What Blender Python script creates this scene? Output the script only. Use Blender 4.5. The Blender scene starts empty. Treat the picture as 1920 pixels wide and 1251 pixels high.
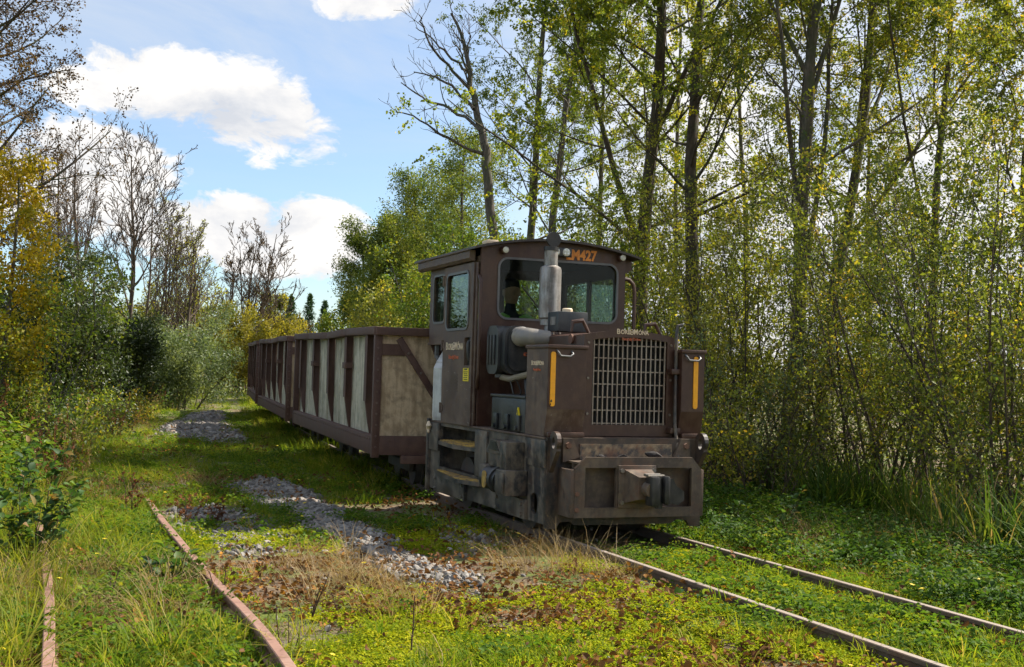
import bpy, bmesh, math, random
import numpy as np
from mathutils import Vector, Matrix
R = math.radians
scene = bpy.context.scene
COL = scene.collection

# ------------------------------------------------------------------ camera
F_PX, ROLL, PITCH = 2264.0, R(1.661), R(1.884)
CAM_H = 1.37
cam_data = bpy.data.cameras.new('camera')
cam_data.sensor_width = 36.0
cam_data.lens = F_PX / 1920.0 * 36.0
cam_data.clip_start, cam_data.clip_end = 0.05, 3000.0
cam = bpy.data.objects.new('camera', cam_data); COL.objects.link(cam)
_c, _s, _cp, _sp = math.cos(ROLL), math.sin(ROLL), math.cos(PITCH), math.sin(PITCH)
_x = Vector((_c, -_s*_sp, _s*_cp)); _y = Vector((-_s, -_c*_sp, _c*_cp)); _z = -Vector((0, _cp, _sp))
cam.matrix_world = Matrix(((_x.x,_y.x,_z.x,0),(_x.y,_y.y,_z.y,0),(_x.z,_y.z,_z.z,CAM_H),(0,0,0,1)))
scene.camera = cam

# ------------------------------------------------------------------ sun and sky
SUN_AZ, SUN_EL = R(66.0), R(47.0)          # azimuth clockwise from +Y
SUN_DIR = Vector((math.sin(SUN_AZ)*math.cos(SUN_EL), math.cos(SUN_AZ)*math.cos(SUN_EL), math.sin(SUN_EL)))
sd = bpy.data.lights.new('sun', 'SUN'); sd.energy = 4.8; sd.angle = R(0.6); sd.color = (1.0, 0.93, 0.82)
sun = bpy.data.objects.new('sun', sd); COL.objects.link(sun)
sun.rotation_euler = SUN_DIR.to_track_quat('Z', 'Y').to_euler()
sun.location = SUN_DIR*50

world = bpy.data.worlds.new('World'); scene.world = world; world.use_nodes = True
wt = world.node_tree; wn = wt.nodes; wl = wt.links; wn.clear()
def wnode(t, **k):
    n = wn.new(t)
    for a, b in k.items(): setattr(n, a, b)
    return n
def wmath(op, a, b=None, c=None, clamp=False):
    n = wnode('ShaderNodeMath', operation=op); n.use_clamp = clamp
    for i, v in enumerate((a, b, c)):
        if v is None: continue
        if isinstance(v, (int, float)): n.inputs[i].default_value = v
        else: wl.new(v, n.inputs[i])
    return n.outputs[0]
def wvec(op, a, b):
    n = wnode('ShaderNodeVectorMath', operation=op)
    for i, v in enumerate((a, b)):
        if isinstance(v, (tuple, Vector)): n.inputs[i].default_value = tuple(v)
        else: wl.new(v, n.inputs[i])
    return n.outputs['Value'] if op == 'DOT_PRODUCT' else n.outputs[0]
out = wnode('ShaderNodeOutputWorld'); bg = wnode('ShaderNodeBackground'); wl.new(bg.outputs[0], out.inputs[0])
SKY_STRENGTH = 0.13
bg.inputs['Strength'].default_value = SKY_STRENGTH
sky = wnode('ShaderNodeTexSky', sky_type='NISHITA'); sky.sun_disc = False
sky.sun_elevation = SUN_EL; sky.sun_rotation = SUN_AZ; sky.air_density = 1.0; sky.dust_density = 0.6; sky.ozone_density = 1.6
tc = wnode('ShaderNodeTexCoord'); D = tc.outputs['Generated']
def wnoise(vec, scale, detail, rough, dist=0.0):
    n = wnode('ShaderNodeTexNoise'); n.inputs['Scale'].default_value = scale; n.inputs['Detail'].default_value = detail
    n.inputs['Roughness'].default_value = rough; n.inputs['Distortion'].default_value = dist
    wl.new(vec, n.inputs['Vector']); return n.outputs[0]
sepD = wnode('ShaderNodeSeparateXYZ'); wl.new(D, sepD.inputs[0])
elev = sepD.outputs[2]
# clouds flatten towards the horizon: stretch the direction vertically
stretch = wvec('MULTIPLY', D, (1.0, 1.0, 1.9))
n_big = wnoise(stretch, 3.1, 9.0, 0.56, 0.25)
n_fine = wnoise(stretch, 9.0, 8.0, 0.6, 0.4)
sun_shift = wvec('ADD', stretch, tuple(Vector((SUN_DIR.x, SUN_DIR.y, SUN_DIR.z*1.9))*0.045 + Vector((0, 0, 0.03))))
n_fine2 = wnoise(sun_shift, 9.0, 8.0, 0.6, 0.4)
def px_dir(x, y):
    u, v = x-960, -(y-625.5)
    X, Y = u*_c - v*_s, u*_s + v*_c
    return Vector((X, F_PX*_cp - Y*_sp, Y*_cp + F_PX*_sp)).normalized()
blobs = None
# cumulus heaps in view: (pixel centre, half width, half height, tilt)
CLOUDS = [((330,160),(150,78),-6), ((455,205),(165,78),-16), ((540,215),(60,62),0), ((230,165),(120,50),0),
          ((450,410),(130,50),-6), ((570,430),(110,62),0), ((330,420),(170,60),0), ((130,330),(220,90),0), ((470,475),(200,50),0),
          ((690,5),(95,34),0), ((160,150),(60,30),0)]
for (cx, cy), (hw, hh), tilt in CLOUDS:
    c = px_dir(cx, cy); r = Vector((c.y, -c.x, 0)).normalized(); u = r.cross(c)
    ca, sa = math.cos(R(tilt)), math.sin(R(tilt)); r2 = r*ca + u*sa; u2 = u*ca - r*sa
    a = wmath('MULTIPLY', wvec('DOT_PRODUCT', D, r2), F_PX/hw)
    b = wmath('MULTIPLY', wvec('DOT_PRODUCT', D, u2), F_PX/hh)
    q = wmath('ADD', wmath('MULTIPLY', a, a), wmath('MULTIPLY', b, b))
    front = wmath('GREATER_THAN', wvec('DOT_PRODUCT', D, c), 0.0)
    g = wmath('MULTIPLY', wmath('SUBTRACT', 1.0, q), front)
    g = wmath('MAXIMUM', g, -1.0)
    g = wmath('MULTIPLY', g, 1.0) if False else g
    gg = wmath('ADD', wmath('MULTIPLY', front, wmath('ADD', g, 1.0)), -1.0)
    blobs = gg if blobs is None else wmath('MAXIMUM', blobs, gg)
# density of the heaps: blob mask roughened by noise; elsewhere a looser field of the same cloud
n_tiny = wnoise(stretch, 26.0, 6.0, 0.62, 0.5)
rough = wmath('ADD', wmath('MULTIPLY', wmath('SUBTRACT', n_fine, 0.5), 4.2), wmath('MULTIPLY', wmath('SUBTRACT', n_tiny, 0.5), 3.0))
dens1 = wmath('MULTIPLY', wmath('ADD', wmath('ADD', blobs, 0.10), rough), 1.9, clamp=True)
outside = wmath('MULTIPLY', wmath('SUBTRACT', n_big, 0.56), 7.0, clamp=True)
sideways = wmath('MULTIPLY', wmath('ADD', sepD.outputs[0], 0.04), 6.0, clamp=True)   # cloudier away from the open blue gap
behind = wmath('MULTIPLY', wmath('SUBTRACT', 0.2, sepD.outputs[1]), 4.0, clamp=True)
field = wmath('MULTIPLY', outside, wmath('MAXIMUM', sideways, behind))
bank = wmath('MULTIPLY', wmath('MULTIPLY', wmath('SUBTRACT', wmath('ADD', 0.50, wmath('MULTIPLY', wmath('SUBTRACT', n_big, 0.5), 0.9)), elev), 3.2, clamp=True), wmath('MULTIPLY', sideways, 0.95))
veil_c = wvec('MULTIPLY', D, (1.2, 1.2, 5.0))
veil = wmath('MULTIPLY', wmath('SUBTRACT', wnoise(veil_c, 2.2, 7.0, 0.62, 0.8), 0.22), 2.4, clamp=True)
veil = wmath('MULTIPLY', veil, wmath('MULTIPLY', wmath('SUBTRACT', elev, 0.11), 5.0, clamp=True))
veil = wmath('MULTIPLY', veil, 0.92)
dens = wmath('MAXIMUM', wmath('MAXIMUM', dens1, field), bank, clamp=True)
# lit and shaded sides of the heaps
lit = wmath('ADD', 0.74, wmath('ADD', wmath('MULTIPLY', wmath('SUBTRACT', n_fine, n_fine2), 3.0), wmath('MULTIPLY', wmath('SUBTRACT', n_tiny, 0.5), 0.8)))
lit = wmath('MINIMUM', wmath('MAXIMUM', lit, 0.0), 1.0)
cr = wnode('ShaderNodeMix', data_type='RGBA'); wl.new(lit, cr.inputs[0])
CL = 0.50/SKY_STRENGTH
cr.inputs[6].default_value = (0.66*CL, 0.69*CL, 0.75*CL, 1); cr.inputs[7].default_value = (1.0*CL, 0.975*CL, 0.945*CL, 1)
sky_dim = wnode('ShaderNodeMix', data_type='RGBA', blend_type='MULTIPLY'); sky_dim.inputs[0].default_value = 1.0
wl.new(sky.outputs[0], sky_dim.inputs[6]); sky_dim.inputs[7].default_value = (0.56, 0.62, 0.68, 1)
m1 = wnode('ShaderNodeMix', data_type='RGBA'); wl.new(veil, m1.inputs[0]); wl.new(sky_dim.outputs[2], m1.inputs[6])
m1.inputs[7].default_value = (0.70*CL, 0.76*CL, 0.84*CL, 1)
m2 = wnode('ShaderNodeMix', data_type='RGBA'); wl.new(dens, m2.inputs[0]); wl.new(m1.outputs[2], m2.inputs[6]); wl.new(cr.outputs[2], m2.inputs[7])
wl.new(m2.outputs[2], bg.inputs['Color'])

vs = scene.view_settings
vs.view_transform = 'Standard'; vs.look = 'None'; vs.exposure = 1.12; vs.gamma = 1.0; vs.use_curve_mapping = False
scene.cycles.max_bounces = 5; scene.cycles.transparent_max_bounces = 8
scene.cycles.diffuse_bounces = 2; scene.cycles.glossy_bounces = 2; scene.cycles.transmission_bounces = 2
scene.cycles.use_denoising = True
scene.cycles.use_adaptive_sampling = True; scene.cycles.adaptive_threshold = 0.03
scene.cycles.caustics_reflective = False; scene.cycles.caustics_refractive = False

# ------------------------------------------------------------------ frames of reference
O = Vector((0.2943, 9.2451, 0.0)); TH = math.atan2(0.36043, 0.93278)
N_ = Vector((math.cos(TH), math.sin(TH), 0)); A_ = Vector((-math.sin(TH), math.cos(TH), 0))
def L2W(x, y, z=0.0): return O + N_*x + A_*y + Vector((0, 0, z))
def at(px, depth): return (px-960)/F_PX*depth          # x of a picture column at a depth
rng = np.random.default_rng(7); random.seed(7)

# ------------------------------------------------------------------ object helpers
def tag(o, label=None, cat=None, group=None, kind=None):
    if label: o['label'] = label
    if cat: o['category'] = cat
    if group: o['group'] = group
    if kind: o['kind'] = kind
    return o
def empty(name, loc=(0,0,0), rz=0.0):
    o = bpy.data.objects.new(name, None); COL.objects.link(o); o.empty_display_size = 0.2
    o.location = loc; o.rotation_euler = (0, 0, rz); return o
def link(name, me, mat=None, parent=None):
    o = bpy.data.objects.new(name, me); COL.objects.link(o)
    if mat is not None and len(me.materials) == 0: me.materials.append(mat)
    if parent is not None: o.parent = parent
    return o
def copy_tree(o, parent=None):
    c = o.copy(); COL.objects.link(c); c.parent = parent
    for ch in [k for k in bpy.data.objects if k.parent is o]: copy_tree(ch, c)
    return c
class MB:
    """collects shapes into one bmesh"""
    def __init__(s): s.bm = bmesh.new()
    def _bev(s, verts, bev):
        if bev > 0:
            es = list({e for v in verts for e in v.link_edges})
            bmesh.ops.bevel(s.bm, geom=es, offset=bev, segments=2, profile=0.6, affect='EDGES')
    def box(s, x0, x1, y0, y1, z0, z1, bev=0.0, mat=None):
        m = Matrix.LocRotScale(Vector(((x0+x1)/2, (y0+y1)/2, (z0+z1)/2)), None, Vector((abs(x1-x0), abs(y1-y0), abs(z1-z0))))
        if mat is not None: m = mat @ m
        r = bmesh.ops.create_cube(s.bm, size=1.0, matrix=m); s._bev(r['verts'], bev); return s
    def bar(s, p0, p1, w, h, bev=0.0, up=(0,0,1)):
        p0, p1 = Vector(p0), Vector(p1); d = (p1-p0); Ln = d.length; d.normalize(); up = Vector(up)
        if abs(d.dot(up)) > .99: up = Vector((0,1,0))
        xx = d.cross(up).normalized(); zz = xx.cross(d)
        m = Matrix((xx, d, zz)).transposed().to_4x4(); m.translation = (p0+p1)/2
        m = m @ Matrix.Diagonal((w, Ln, h, 1)); r = bmesh.ops.create_cube(s.bm, size=1.0, matrix=m); s._bev(r['verts'], bev); return s
    def cyl(s, p0, p1, r0, r1=None, seg=20, cap=True):
        p0, p1 = Vector(p0), Vector(p1); d = p1-p0; r1 = r0 if r1 is None else r1
        m = d.to_track_quat('Z', 'Y').to_matrix().to_4x4(); m.translation = (p0+p1)/2
        bmesh.ops.create_cone(s.bm, cap_ends=cap, segments=seg, radius1=max(r0,1e-5), radius2=max(r1,1e-5), depth=d.length, matrix=m); return s
    def lathe(s, prof, c, seg=24, axis='Z'):
        rings = []
        for r, h in prof:
            ring = []
            for i in range(seg):
                a = 2*math.pi*i/seg; v = (r*math.cos(a), r*math.sin(a), h)
                if axis == 'Y': v = (v[0], v[2], v[1])
                if axis == 'X': v = (v[2], v[0], v[1])
                ring.append(s.bm.verts.new(Vector(c)+Vector(v)))
            rings.append(ring)
        for a, b in zip(rings, rings[1:]):
            for i in range(seg): s.bm.faces.new((a[i], a[(i+1)%seg], b[(i+1)%seg], b[i]))
        s.bm.faces.new(rings[0]); s.bm.faces.new(rings[-1]); return s
    def tube(s, pts, r, seg=8):
        pts = [Vector(p) for p in pts]; n = len(pts); rs = r if isinstance(r, (list, tuple)) else [r]*n
        rings = []; ref = None
        for i, p in enumerate(pts):
            t = (pts[min(i+1,n-1)]-pts[max(i-1,0)]).normalized()
            if ref is None: ref = Vector((0,0,1)) if abs(t.z) < .9 else Vector((1,0,0))
            u = t.cross(ref).normalized(); v = u.cross(t); ref = v
            rings.append([s.bm.verts.new(p+(u*math.cos(2*math.pi*k/seg)+v*math.sin(2*math.pi*k/seg))*rs[i]) for k in range(seg)])
        for a, b in zip(rings, rings[1:]):
            for k in range(seg): s.bm.faces.new((a[k], a[(k+1)%seg], b[(k+1)%seg], b[k]))
        s.bm.faces.new(list(reversed(rings[0]))); s.bm.faces.new(rings[-1]); return s
    def plate(s, outer, holes, plane, a, b):
        """2-D outline with holes, extruded between a and b along the plane's normal; plane 'xz','yz','xy'"""
        def P(q, w): return {'xz': (q[0], w, q[1]), 'yz': (w, q[0], q[1]), 'xy': (q[0], q[1], w)}[plane]
        t = bmesh.new(); es = []
        for loop in [outer]+list(holes):
            vs_ = [t.verts.new(P(q, a)) for q in loop]
            es += [t.edges.new((vs_[i], vs_[(i+1)%len(vs_)])) for i in range(len(vs_))]
        bmesh.ops.triangle_fill(t, edges=es, use_beauty=True, use_dissolve=False)
        r = bmesh.ops.extrude_face_region(t, geom=t.faces[:]); d = Vector(P((0,0), b))-Vector(P((0,0), a))
        for v in r['geom']:
            if isinstance(v, bmesh.types.BMVert): v.co += d
        bmesh.ops.recalc_face_normals(t, faces=t.faces[:])
        me = bpy.data.meshes.new('t'); t.to_mesh(me); t.free(); s.bm.from_mesh(me); bpy.data.meshes.remove(me); return s
    def build(s, name, mat, parent=None, smooth=True, angle=35):
        bmesh.ops.recalc_face_normals(s.bm, faces=s.bm.faces[:])
        me = bpy.data.meshes.new(name); s.bm.to_mesh(me); s.bm.free()
        if smooth:
            me.shade_smooth(); me.set_sharp_from_angle(angle=R(angle))
        return link(name, me, mat, parent)
def rrect(x0, x1, z0, z1, r, n=5):
    pts = []
    for cx, cz, a0 in ((x1-r, z1-r, 0), (x0+r, z1-r, 90), (x0+r, z0+r, 180), (x1-r, z0+r, 270)):
        for i in range(n+1):
            a = R(a0+90*i/n); pts.append((cx+r*math.cos(a), cz+r*math.sin(a)))
    return pts
def rect(x0, x1, z0, z1): return [(x0,z0),(x1,z0),(x1,z1),(x0,z1)]
def circ(x, z, r, n=16): return [(x+r*math.cos(2*math.pi*i/n), z+r*math.sin(2*math.pi*i/n)) for i in range(n)]

# ------------------------------------------------------------------ material helpers
def mat_new(name):
    m = bpy.data.materials.new(name); m.use_nodes = True; t = m.node_tree; t.nodes.clear()
    o = t.nodes.new('ShaderNodeOutputMaterial'); return m, t, o
def nd(t, typ, **k):
    n = t.nodes.new(typ)
    for a, b in k.items(): setattr(n, a, b)
    return n
def noise(t, vec, scale, detail=5.0, rough=0.6, dist=0.0):
    n = nd(t, 'ShaderNodeTexNoise'); n.inputs['Scale'].default_value = scale; n.inputs['Detail'].default_value = detail
    n.inputs['Roughness'].default_value = rough; n.inputs['Distortion'].default_value = dist
    if vec is not None: t.links.new(vec, n.inputs['Vector'])
    return n.outputs[0]
def ramp(t, fac, stops, interp='LINEAR'):
    n = nd(t, 'ShaderNodeValToRGB'); cr_ = n.color_ramp; cr_.interpolation = interp
    while len(cr_.elements) > 1: cr_.elements.remove(cr_.elements[-1])
    for i, (p, c) in enumerate(stops):
        e = cr_.elements[0] if i == 0 else cr_.elements.new(p)
        e.position = p; e.color = (*c, 1) if len(c) == 3 else c
    t.links.new(fac, n.inputs[0]); return n.outputs[0]
def mix(t, fac, a, b, blend='MIX'):
    n = nd(t, 'ShaderNodeMix', data_type='RGBA', blend_type=blend)
    for s_, v in ((0, fac), (6, a), (7, b)):
        if isinstance(v, (int, float)): n.inputs[s_].default_value = v
        elif isinstance(v, tuple): n.inputs[s_].default_value = (*v, 1) if len(v) == 3 else v
        else: t.links.new(v, n.inputs[s_])
    return n.outputs[2]
def mth(t, op, a, b=0.0, clamp=False):
    n = nd(t, 'ShaderNodeMath', operation=op); n.use_clamp = clamp
    for i, v in enumerate((a, b)):
        if isinstance(v, (int, float)): n.inputs[i].default_value = v
        else: t.links.new(v, n.inputs[i])
    return n.outputs[0]
def metal(name, base, dust=(0.20,0.165,0.12), dust_amt=0.5, rough=0.5, rust=None, rust_amt=0.0, streak=0.5, metallic=0.0, scale=1.0, chips=0.0):
    """painted steel with dust, vertical streaks, rust and fine scratches"""
    m, t, o = mat_new(name); b = nd(t, 'ShaderNodeBsdfPrincipled'); t.links.new(b.outputs[0], o.inputs[0])
    tcn = nd(t, 'ShaderNodeTexCoord'); v = tcn.outputs['Object']
    mp = nd(t, 'ShaderNodeMapping'); mp.inputs['Scale'].default_value = (14*scale, 14*scale, 1.6*scale); t.links.new(v, mp.inputs[0])
    st = noise(t, mp.outputs[0], 1.0, 4, .6)
    big = noise(t, v, 3.2*scale, 6, .65); fine = noise(t, v, 60*scale, 4, .7)
    med = noise(t, v, 13*scale, 5, .7)
    mixn = mth(t, 'ADD', mth(t, 'MULTIPLY', mth(t, 'ADD', mth(t, 'MULTIPLY', big, .6), mth(t, 'MULTIPLY', med, .4)), 1-streak*.5), mth(t, 'MULTIPLY', st, streak*.5))
    dfac = mth(t, 'MULTIPLY', ramp(t, mixn, [(0.45,(0,0,0)),(0.57,(1,1,1))]), dust_amt)
    col = mix(t, dfac, base, dust)
    sp = ramp(t, fine, [(0.60,(0,0,0)),(0.66,(1,1,1))])
    col = mix(t, mth(t, 'MULTIPLY', sp, 0.45*dust_amt+0.05), col, dust)
    if rust is not None:
        rf = mth(t, 'MULTIPLY', ramp(t, noise(t, v, 5.5*scale, 7, .7, .3), [(0.5,(0,0,0)),(0.62,(1,1,1))]), rust_amt)
        col = mix(t, rf, col, rust)
    if chips > 0:
        mp2 = nd(t, 'ShaderNodeMapping'); mp2.inputs['Rotation'].default_value = (.3,.5,.2); mp2.inputs['Scale'].default_value = (90,7,40); t.links.new(v, mp2.inputs[0])
        sc = ramp(t, noise(t, mp2.outputs[0], 1.0, 2, .5), [(0.70,(0,0,0)),(0.74,(1,1,1))])
        col = mix(t, mth(t, 'MULTIPLY', sc, chips), col, (0.33,0.30,0.26))
    t.links.new(col, b.inputs['Base Color'])
    rr = mth(t, 'ADD', mth(t, 'MULTIPLY', dfac, 0.35), rough, clamp=True); t.links.new(rr, b.inputs['Roughness'])
    b.inputs['Metallic'].default_value = metallic
    bp = nd(t, 'ShaderNodeBump'); bp.inputs['Strength'].default_value = 0.12; bp.inputs['Distance'].default_value = 0.01
    t.links.new(noise(t, v, 25*scale, 4, .6), bp.inputs['Height']); t.links.new(bp.outputs[0], b.inputs['Normal'])
    return m
def plain(name, col, rough=0.5, metallic=0.0, var=0.15):
    m, t, o = mat_new(name); b = nd(t, 'ShaderNodeBsdfPrincipled'); t.links.new(b.outputs[0], o.inputs[0])
    v = nd(t, 'ShaderNodeTexCoord').outputs['Object']
    dk = tuple(c*(1-var*2.2) for c in col); lt = tuple(min(1, c*(1+var)) for c in col)
    t.links.new(mix(t, ramp(t, noise(t, v, 18, 5, .65), [(0.35,(0,0,0)),(0.65,(1,1,1))]), dk, lt), b.inputs['Base Color'])
    b.inputs['Roughness'].default_value = rough; b.inputs['Metallic'].default_value = metallic; return m
def glass_mat(name, tint=(0.74,0.80,0.76), rough=0.02):
    m, t, o = mat_new(name); g = nd(t, 'ShaderNodeBsdfGlossy'); g.inputs['Roughness'].default_value = rough; g.inputs['Color'].default_value = (.9,.95,1,1)
    tr = nd(t, 'ShaderNodeBsdfTransparent'); tr.inputs[0].default_value = (*tint, 1)
    fr = nd(t, 'ShaderNodeFresnel'); fr.inputs[0].default_value = 1.5
    df = nd(t, 'ShaderNodeBsdfDiffuse'); df.inputs[0].default_value = (.35,.34,.30,1)
    v = nd(t, 'ShaderNodeTexCoord').outputs['Object']
    grime = mth(t, 'MULTIPLY', ramp(t, noise(t, v, 7, 6, .7), [(0.5,(0,0,0)),(0.85,(1,1,1))]), 0.025)
    mx = nd(t, 'ShaderNodeMixShader'); t.links.new(mth(t, 'MULTIPLY', fr.outputs[0], 0.28), mx.inputs[0]); t.links.new(tr.outputs[0], mx.inputs[1]); t.links.new(g.outputs[0], mx.inputs[2])
    m3 = nd(t, 'ShaderNodeMixShader'); t.links.new(grime, m3.inputs[0]); t.links.new(mx.outputs[0], m3.inputs[1]); t.links.new(df.outputs[0], m3.inputs[2])
    t.links.new(m3.outputs[0], o.inputs[0]); return m
def leaf_mat(name, stops, transl=0.45, gloss=0.06, by='attr', rough=0.4):
    m, t, o = mat_new(name)
    if by == 'attr':
        a = nd(t, 'ShaderNodeAttribute'); a.attribute_name = 'leafvar'; fac = a.outputs['Fac']
    else:
        oi = nd(t, 'ShaderNodeObjectInfo'); a = nd(t, 'ShaderNodeAttribute'); a.attribute_name = 'leafvar'
        fac = mth(t, 'ADD', mth(t, 'MULTIPLY', oi.outputs['Random'], 0.6), mth(t, 'MULTIPLY', a.outputs['Fac'], 0.4))
    col = ramp(t, fac, stops)
    d = nd(t, 'ShaderNodeBsdfDiffuse'); t.links.new(col, d.inputs[0])
    tl = nd(t, 'ShaderNodeBsdfTranslucent'); t.links.new(mix(t, 1.0, col, (1.5,1.45,0.7), 'MULTIPLY'), tl.inputs[0])
    mx = nd(t, 'ShaderNodeMixShader'); mx.inputs[0].default_value = transl; t.links.new(d.outputs[0], mx.inputs[1]); t.links.new(tl.outputs[0], mx.inputs[2])
    g = nd(t, 'ShaderNodeBsdfGlossy'); g.inputs['Roughness'].default_value = rough+.1
    m2 = nd(t, 'ShaderNodeMixShader'); m2.inputs[0].default_value = gloss*(0.45 if by == 'attr' else 0.12); t.links.new(mx.outputs[0], m2.inputs[1]); t.links.new(g.outputs[0], m2.inputs[2])
    t.links.new(m2.outputs[0], o.inputs[0]); return m
def bark_mat(name, a, b, c=None):
    m, t, o = mat_new(name); p = nd(t, 'ShaderNodeBsdfPrincipled'); t.links.new(p.outputs[0], o.inputs[0])
    v = nd(t, 'ShaderNodeTexCoord').outputs['Object']
    mp = nd(t, 'ShaderNodeMapping'); mp.inputs['Scale'].default_value = (18,18,5); t.links.new(v, mp.inputs[0])
    n1 = noise(t, mp.outputs[0], 1.0, 6, .7); col = mix(t, ramp(t, n1, [(0.38,(0,0,0)),(0.66,(1,1,1))]), a, b)
    if c is not None: col = mix(t, ramp(t, noise(t, v, 2.5, 5, .7), [(0.5,(0,0,0)),(0.62,(1,1,1))]), col, c)
    t.links.new(col, p.inputs['Base Color']); p.inputs['Roughness'].default_value = 0.9
    bp = nd(t, 'ShaderNodeBump'); bp.inputs['Strength'].default_value = .5; bp.inputs['Distance'].default_value = .02
    t.links.new(n1, bp.inputs['Height']); t.links.new(bp.outputs[0], p.inputs['Normal']); return m
# ------------------------------------------------------------------ ground
def vnoise(x, y, seed=0):
    """smooth 2-D value noise in 0..1"""
    xi, yi = np.floor(x).astype(np.int64), np.floor(y).astype(np.int64); fx, fy = x-xi, y-yi
    def hsh(a, b):
        h = (a*374761393 + b*668265263 + seed*974634) & 0xFFFFFFFF; h = ((h ^ (h >> 13))*1274126177) & 0xFFFFFFFF
        return ((h ^ (h >> 16)) & 0xFFFF)/65535.0
    u, v = fx*fx*(3-2*fx), fy*fy*(3-2*fy)
    return (hsh(xi,yi)*(1-u)+hsh(xi+1,yi)*u)*(1-v) + (hsh(xi,yi+1)*(1-u)+hsh(xi+1,yi+1)*u)*v
def fbm(x, y, seed=0, o=4):
    s_, a, t_ = 0, 1.0, 0
    for k in range(o): s_ = s_ + a*vnoise(x*2**k, y*2**k, seed+k*17); t_ += a; a *= .5
    return s_/t_
def to_local(x, y):
    dx, dy = x-O.x, y-O.y; return dx*N_.x+dy*N_.y, dx*A_.x+dy*A_.y
def track_xv(y): return np.where(y < 1.5, .68 - .006*np.minimum(y, 0), .68 + .030*(y-1.5) + .0025*(np.minimum(y,40)-1.5)**2)
def grade(y): return .007*np.clip(y-3.68, 0, 40)
STRIP = [(-1.67,4.92),(-1.05,5.83),(-.88,4.85),(-.98,3.2),(-1.04,1.62),(-1.05,-.17),(-.92,-1.05),(-1.10,-1.36),(-1.36,-.9),(-1.44,.58),(-1.40,2.65),(-1.62,3.8)]
HEAP = [(-1.68,14.6),(-.75,19.0),(-.04,22.05),(.66,23.2),(.0,17.5),(-.29,12.9),(-.81,11.65),(-1.25,12.8)]
PATCH = [(-2.45,2.9),(-2.0,3.4),(-1.75,2.0),(-1.95,.3),(-2.3,.4)]
PATCH2 = [(-.62,-.05),(-.2,.6),(-.1,1.6),(-.5,1.3)]
def inpoly(px, py, poly):
    r_ = np.zeros(px.shape, bool); n = len(poly); j = n-1
    for i in range(n):
        (xi, yi), (xj, yj) = poly[i], poly[j]
        c = ((yi > py) != (yj > py)) & (px < (xj-xi)*(py-yi)/(yj-yi+1e-12)+xi); r_ ^= c; j = i
    return r_
def gravel_mask(lx, ly):
    w = .16*(fbm(lx*3, ly*3, 5)-.5)*2
    a = lx+w; b = ly+w*1.5
    sh = rng.normal(0,.05,a.shape) if a.size < 90000 and a.ndim == 1 else 0
    return inpoly(a+sh, b+sh, STRIP) | inpoly(a+sh, b+sh, HEAP), inpoly(a, b, PATCH) | inpoly(a, b, PATCH2)
def gh(x, y):
    """ground height"""
    lx, ly = to_local(x, y)
    h = .05*(fbm(x*.7, y*.7, 3)-.5) + .05*(fbm(x*2.6, y*2.6, 9)-.5)
    s_ = lx - track_xv(ly)
    h = np.where(np.abs(s_) < 1.0, h*.4+.03*np.clip((1.25-np.abs(s_))/.25, 0, 1), h)
    left = np.clip((-4.2-lx)/3.0, 0, 1); h = h + left*left*.35*(.6+.8*fbm(x*.3, y*.3, 21)) 
    right = np.clip((lx-track_xv(ly)-1.4)/1.2, 0, 1); h = h + .10*right*(fbm(x*.8, y*.8, 33)) - .22*np.clip((lx-track_xv(ly)-2.4)/1.5, 0, 1)
    g1_, g2_ = gravel_mask(lx, ly); h = h + np.where(g1_, .022, 0) + grade(ly)
    return h
xs = np.concatenate([-20-np.geomspace(1.2, 1100, 26)[::-1], np.arange(-20, 12, .2), 12+np.geomspace(.3, 1100, 30)])
ys = np.concatenate([3-np.geomspace(.4, 300, 18)[::-1], np.arange(3, 36, .2), 36+np.geomspace(.3, 1900, 46)])
gx, gy = np.meshgrid(xs, ys); gz = gh(gx, gy)
far = np.clip((np.hypot(gx, gy)-60)/200, 0, 1); gz = gz*(1-far)
nx, ny = len(xs), len(ys)
vco = np.stack([gx, gy, gz], -1).reshape(-1, 3)
idx = np.arange(nx*ny).reshape(ny, nx); quads = np.stack([idx[:-1,:-1], idx[:-1,1:], idx[1:,1:], idx[1:,:-1]], -1).reshape(-1, 4)
def fast_mesh(name, co, faces, attrs=None, smooth=False):
    """mesh from numpy arrays; faces (n,k)"""
    me = bpy.data.meshes.new(name); n, k = faces.shape
    me.vertices.add(len(co)); me.vertices.foreach_set('co', co.astype(np.float32).ravel())
    me.loops.add(n*k); me.loops.foreach_set('vertex_index', faces.astype(np.int32).ravel())
    me.polygons.add(n); me.polygons.foreach_set('loop_start', np.arange(0, n*k, k, dtype=np.int32)); me.polygons.foreach_set('loop_total', np.full(n, k, np.int32))
    for a, v in (attrs or {}).items():
        at_ = me.attributes.new(a, 'FLOAT', 'POINT'); at_.data.foreach_set('value', v.astype(np.float32))
    me.update(calc_edges=True)
    if smooth: me.shade_smooth()
    return me
lx, ly = to_local(gx, gy)
m, t, o_ = mat_new('ground_soil'); p = nd(t, 'ShaderNodeBsdfPrincipled'); t.links.new(p.outputs[0], o_.inputs[0])
v = nd(t, 'ShaderNodeTexCoord').outputs['Object']
c1 = ramp(t, noise(t, v, 38, 7, .75), [(.3,(.05,.032,.018)),(.46,(.12,.078,.042)),(.58,(.21,.145,.08)),(.68,(.30,.25,.18)),(.8,(.38,.35,.29))])
c2 = ramp(t, noise(t, v, 45, 6, .7), [(.3,(.045,.065,.012)),(.55,(.12,.155,.018)),(.75,(.24,.26,.03))])
fac = ramp(t, noise(t, v, 1.7, 7, .68, .4), [(.46,(0,0,0)),(.54,(1,1,1))])
t.links.new(mix(t, fac, c1, c2), p.inputs['Base Color']); p.inputs['Roughness'].default_value = .95
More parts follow.
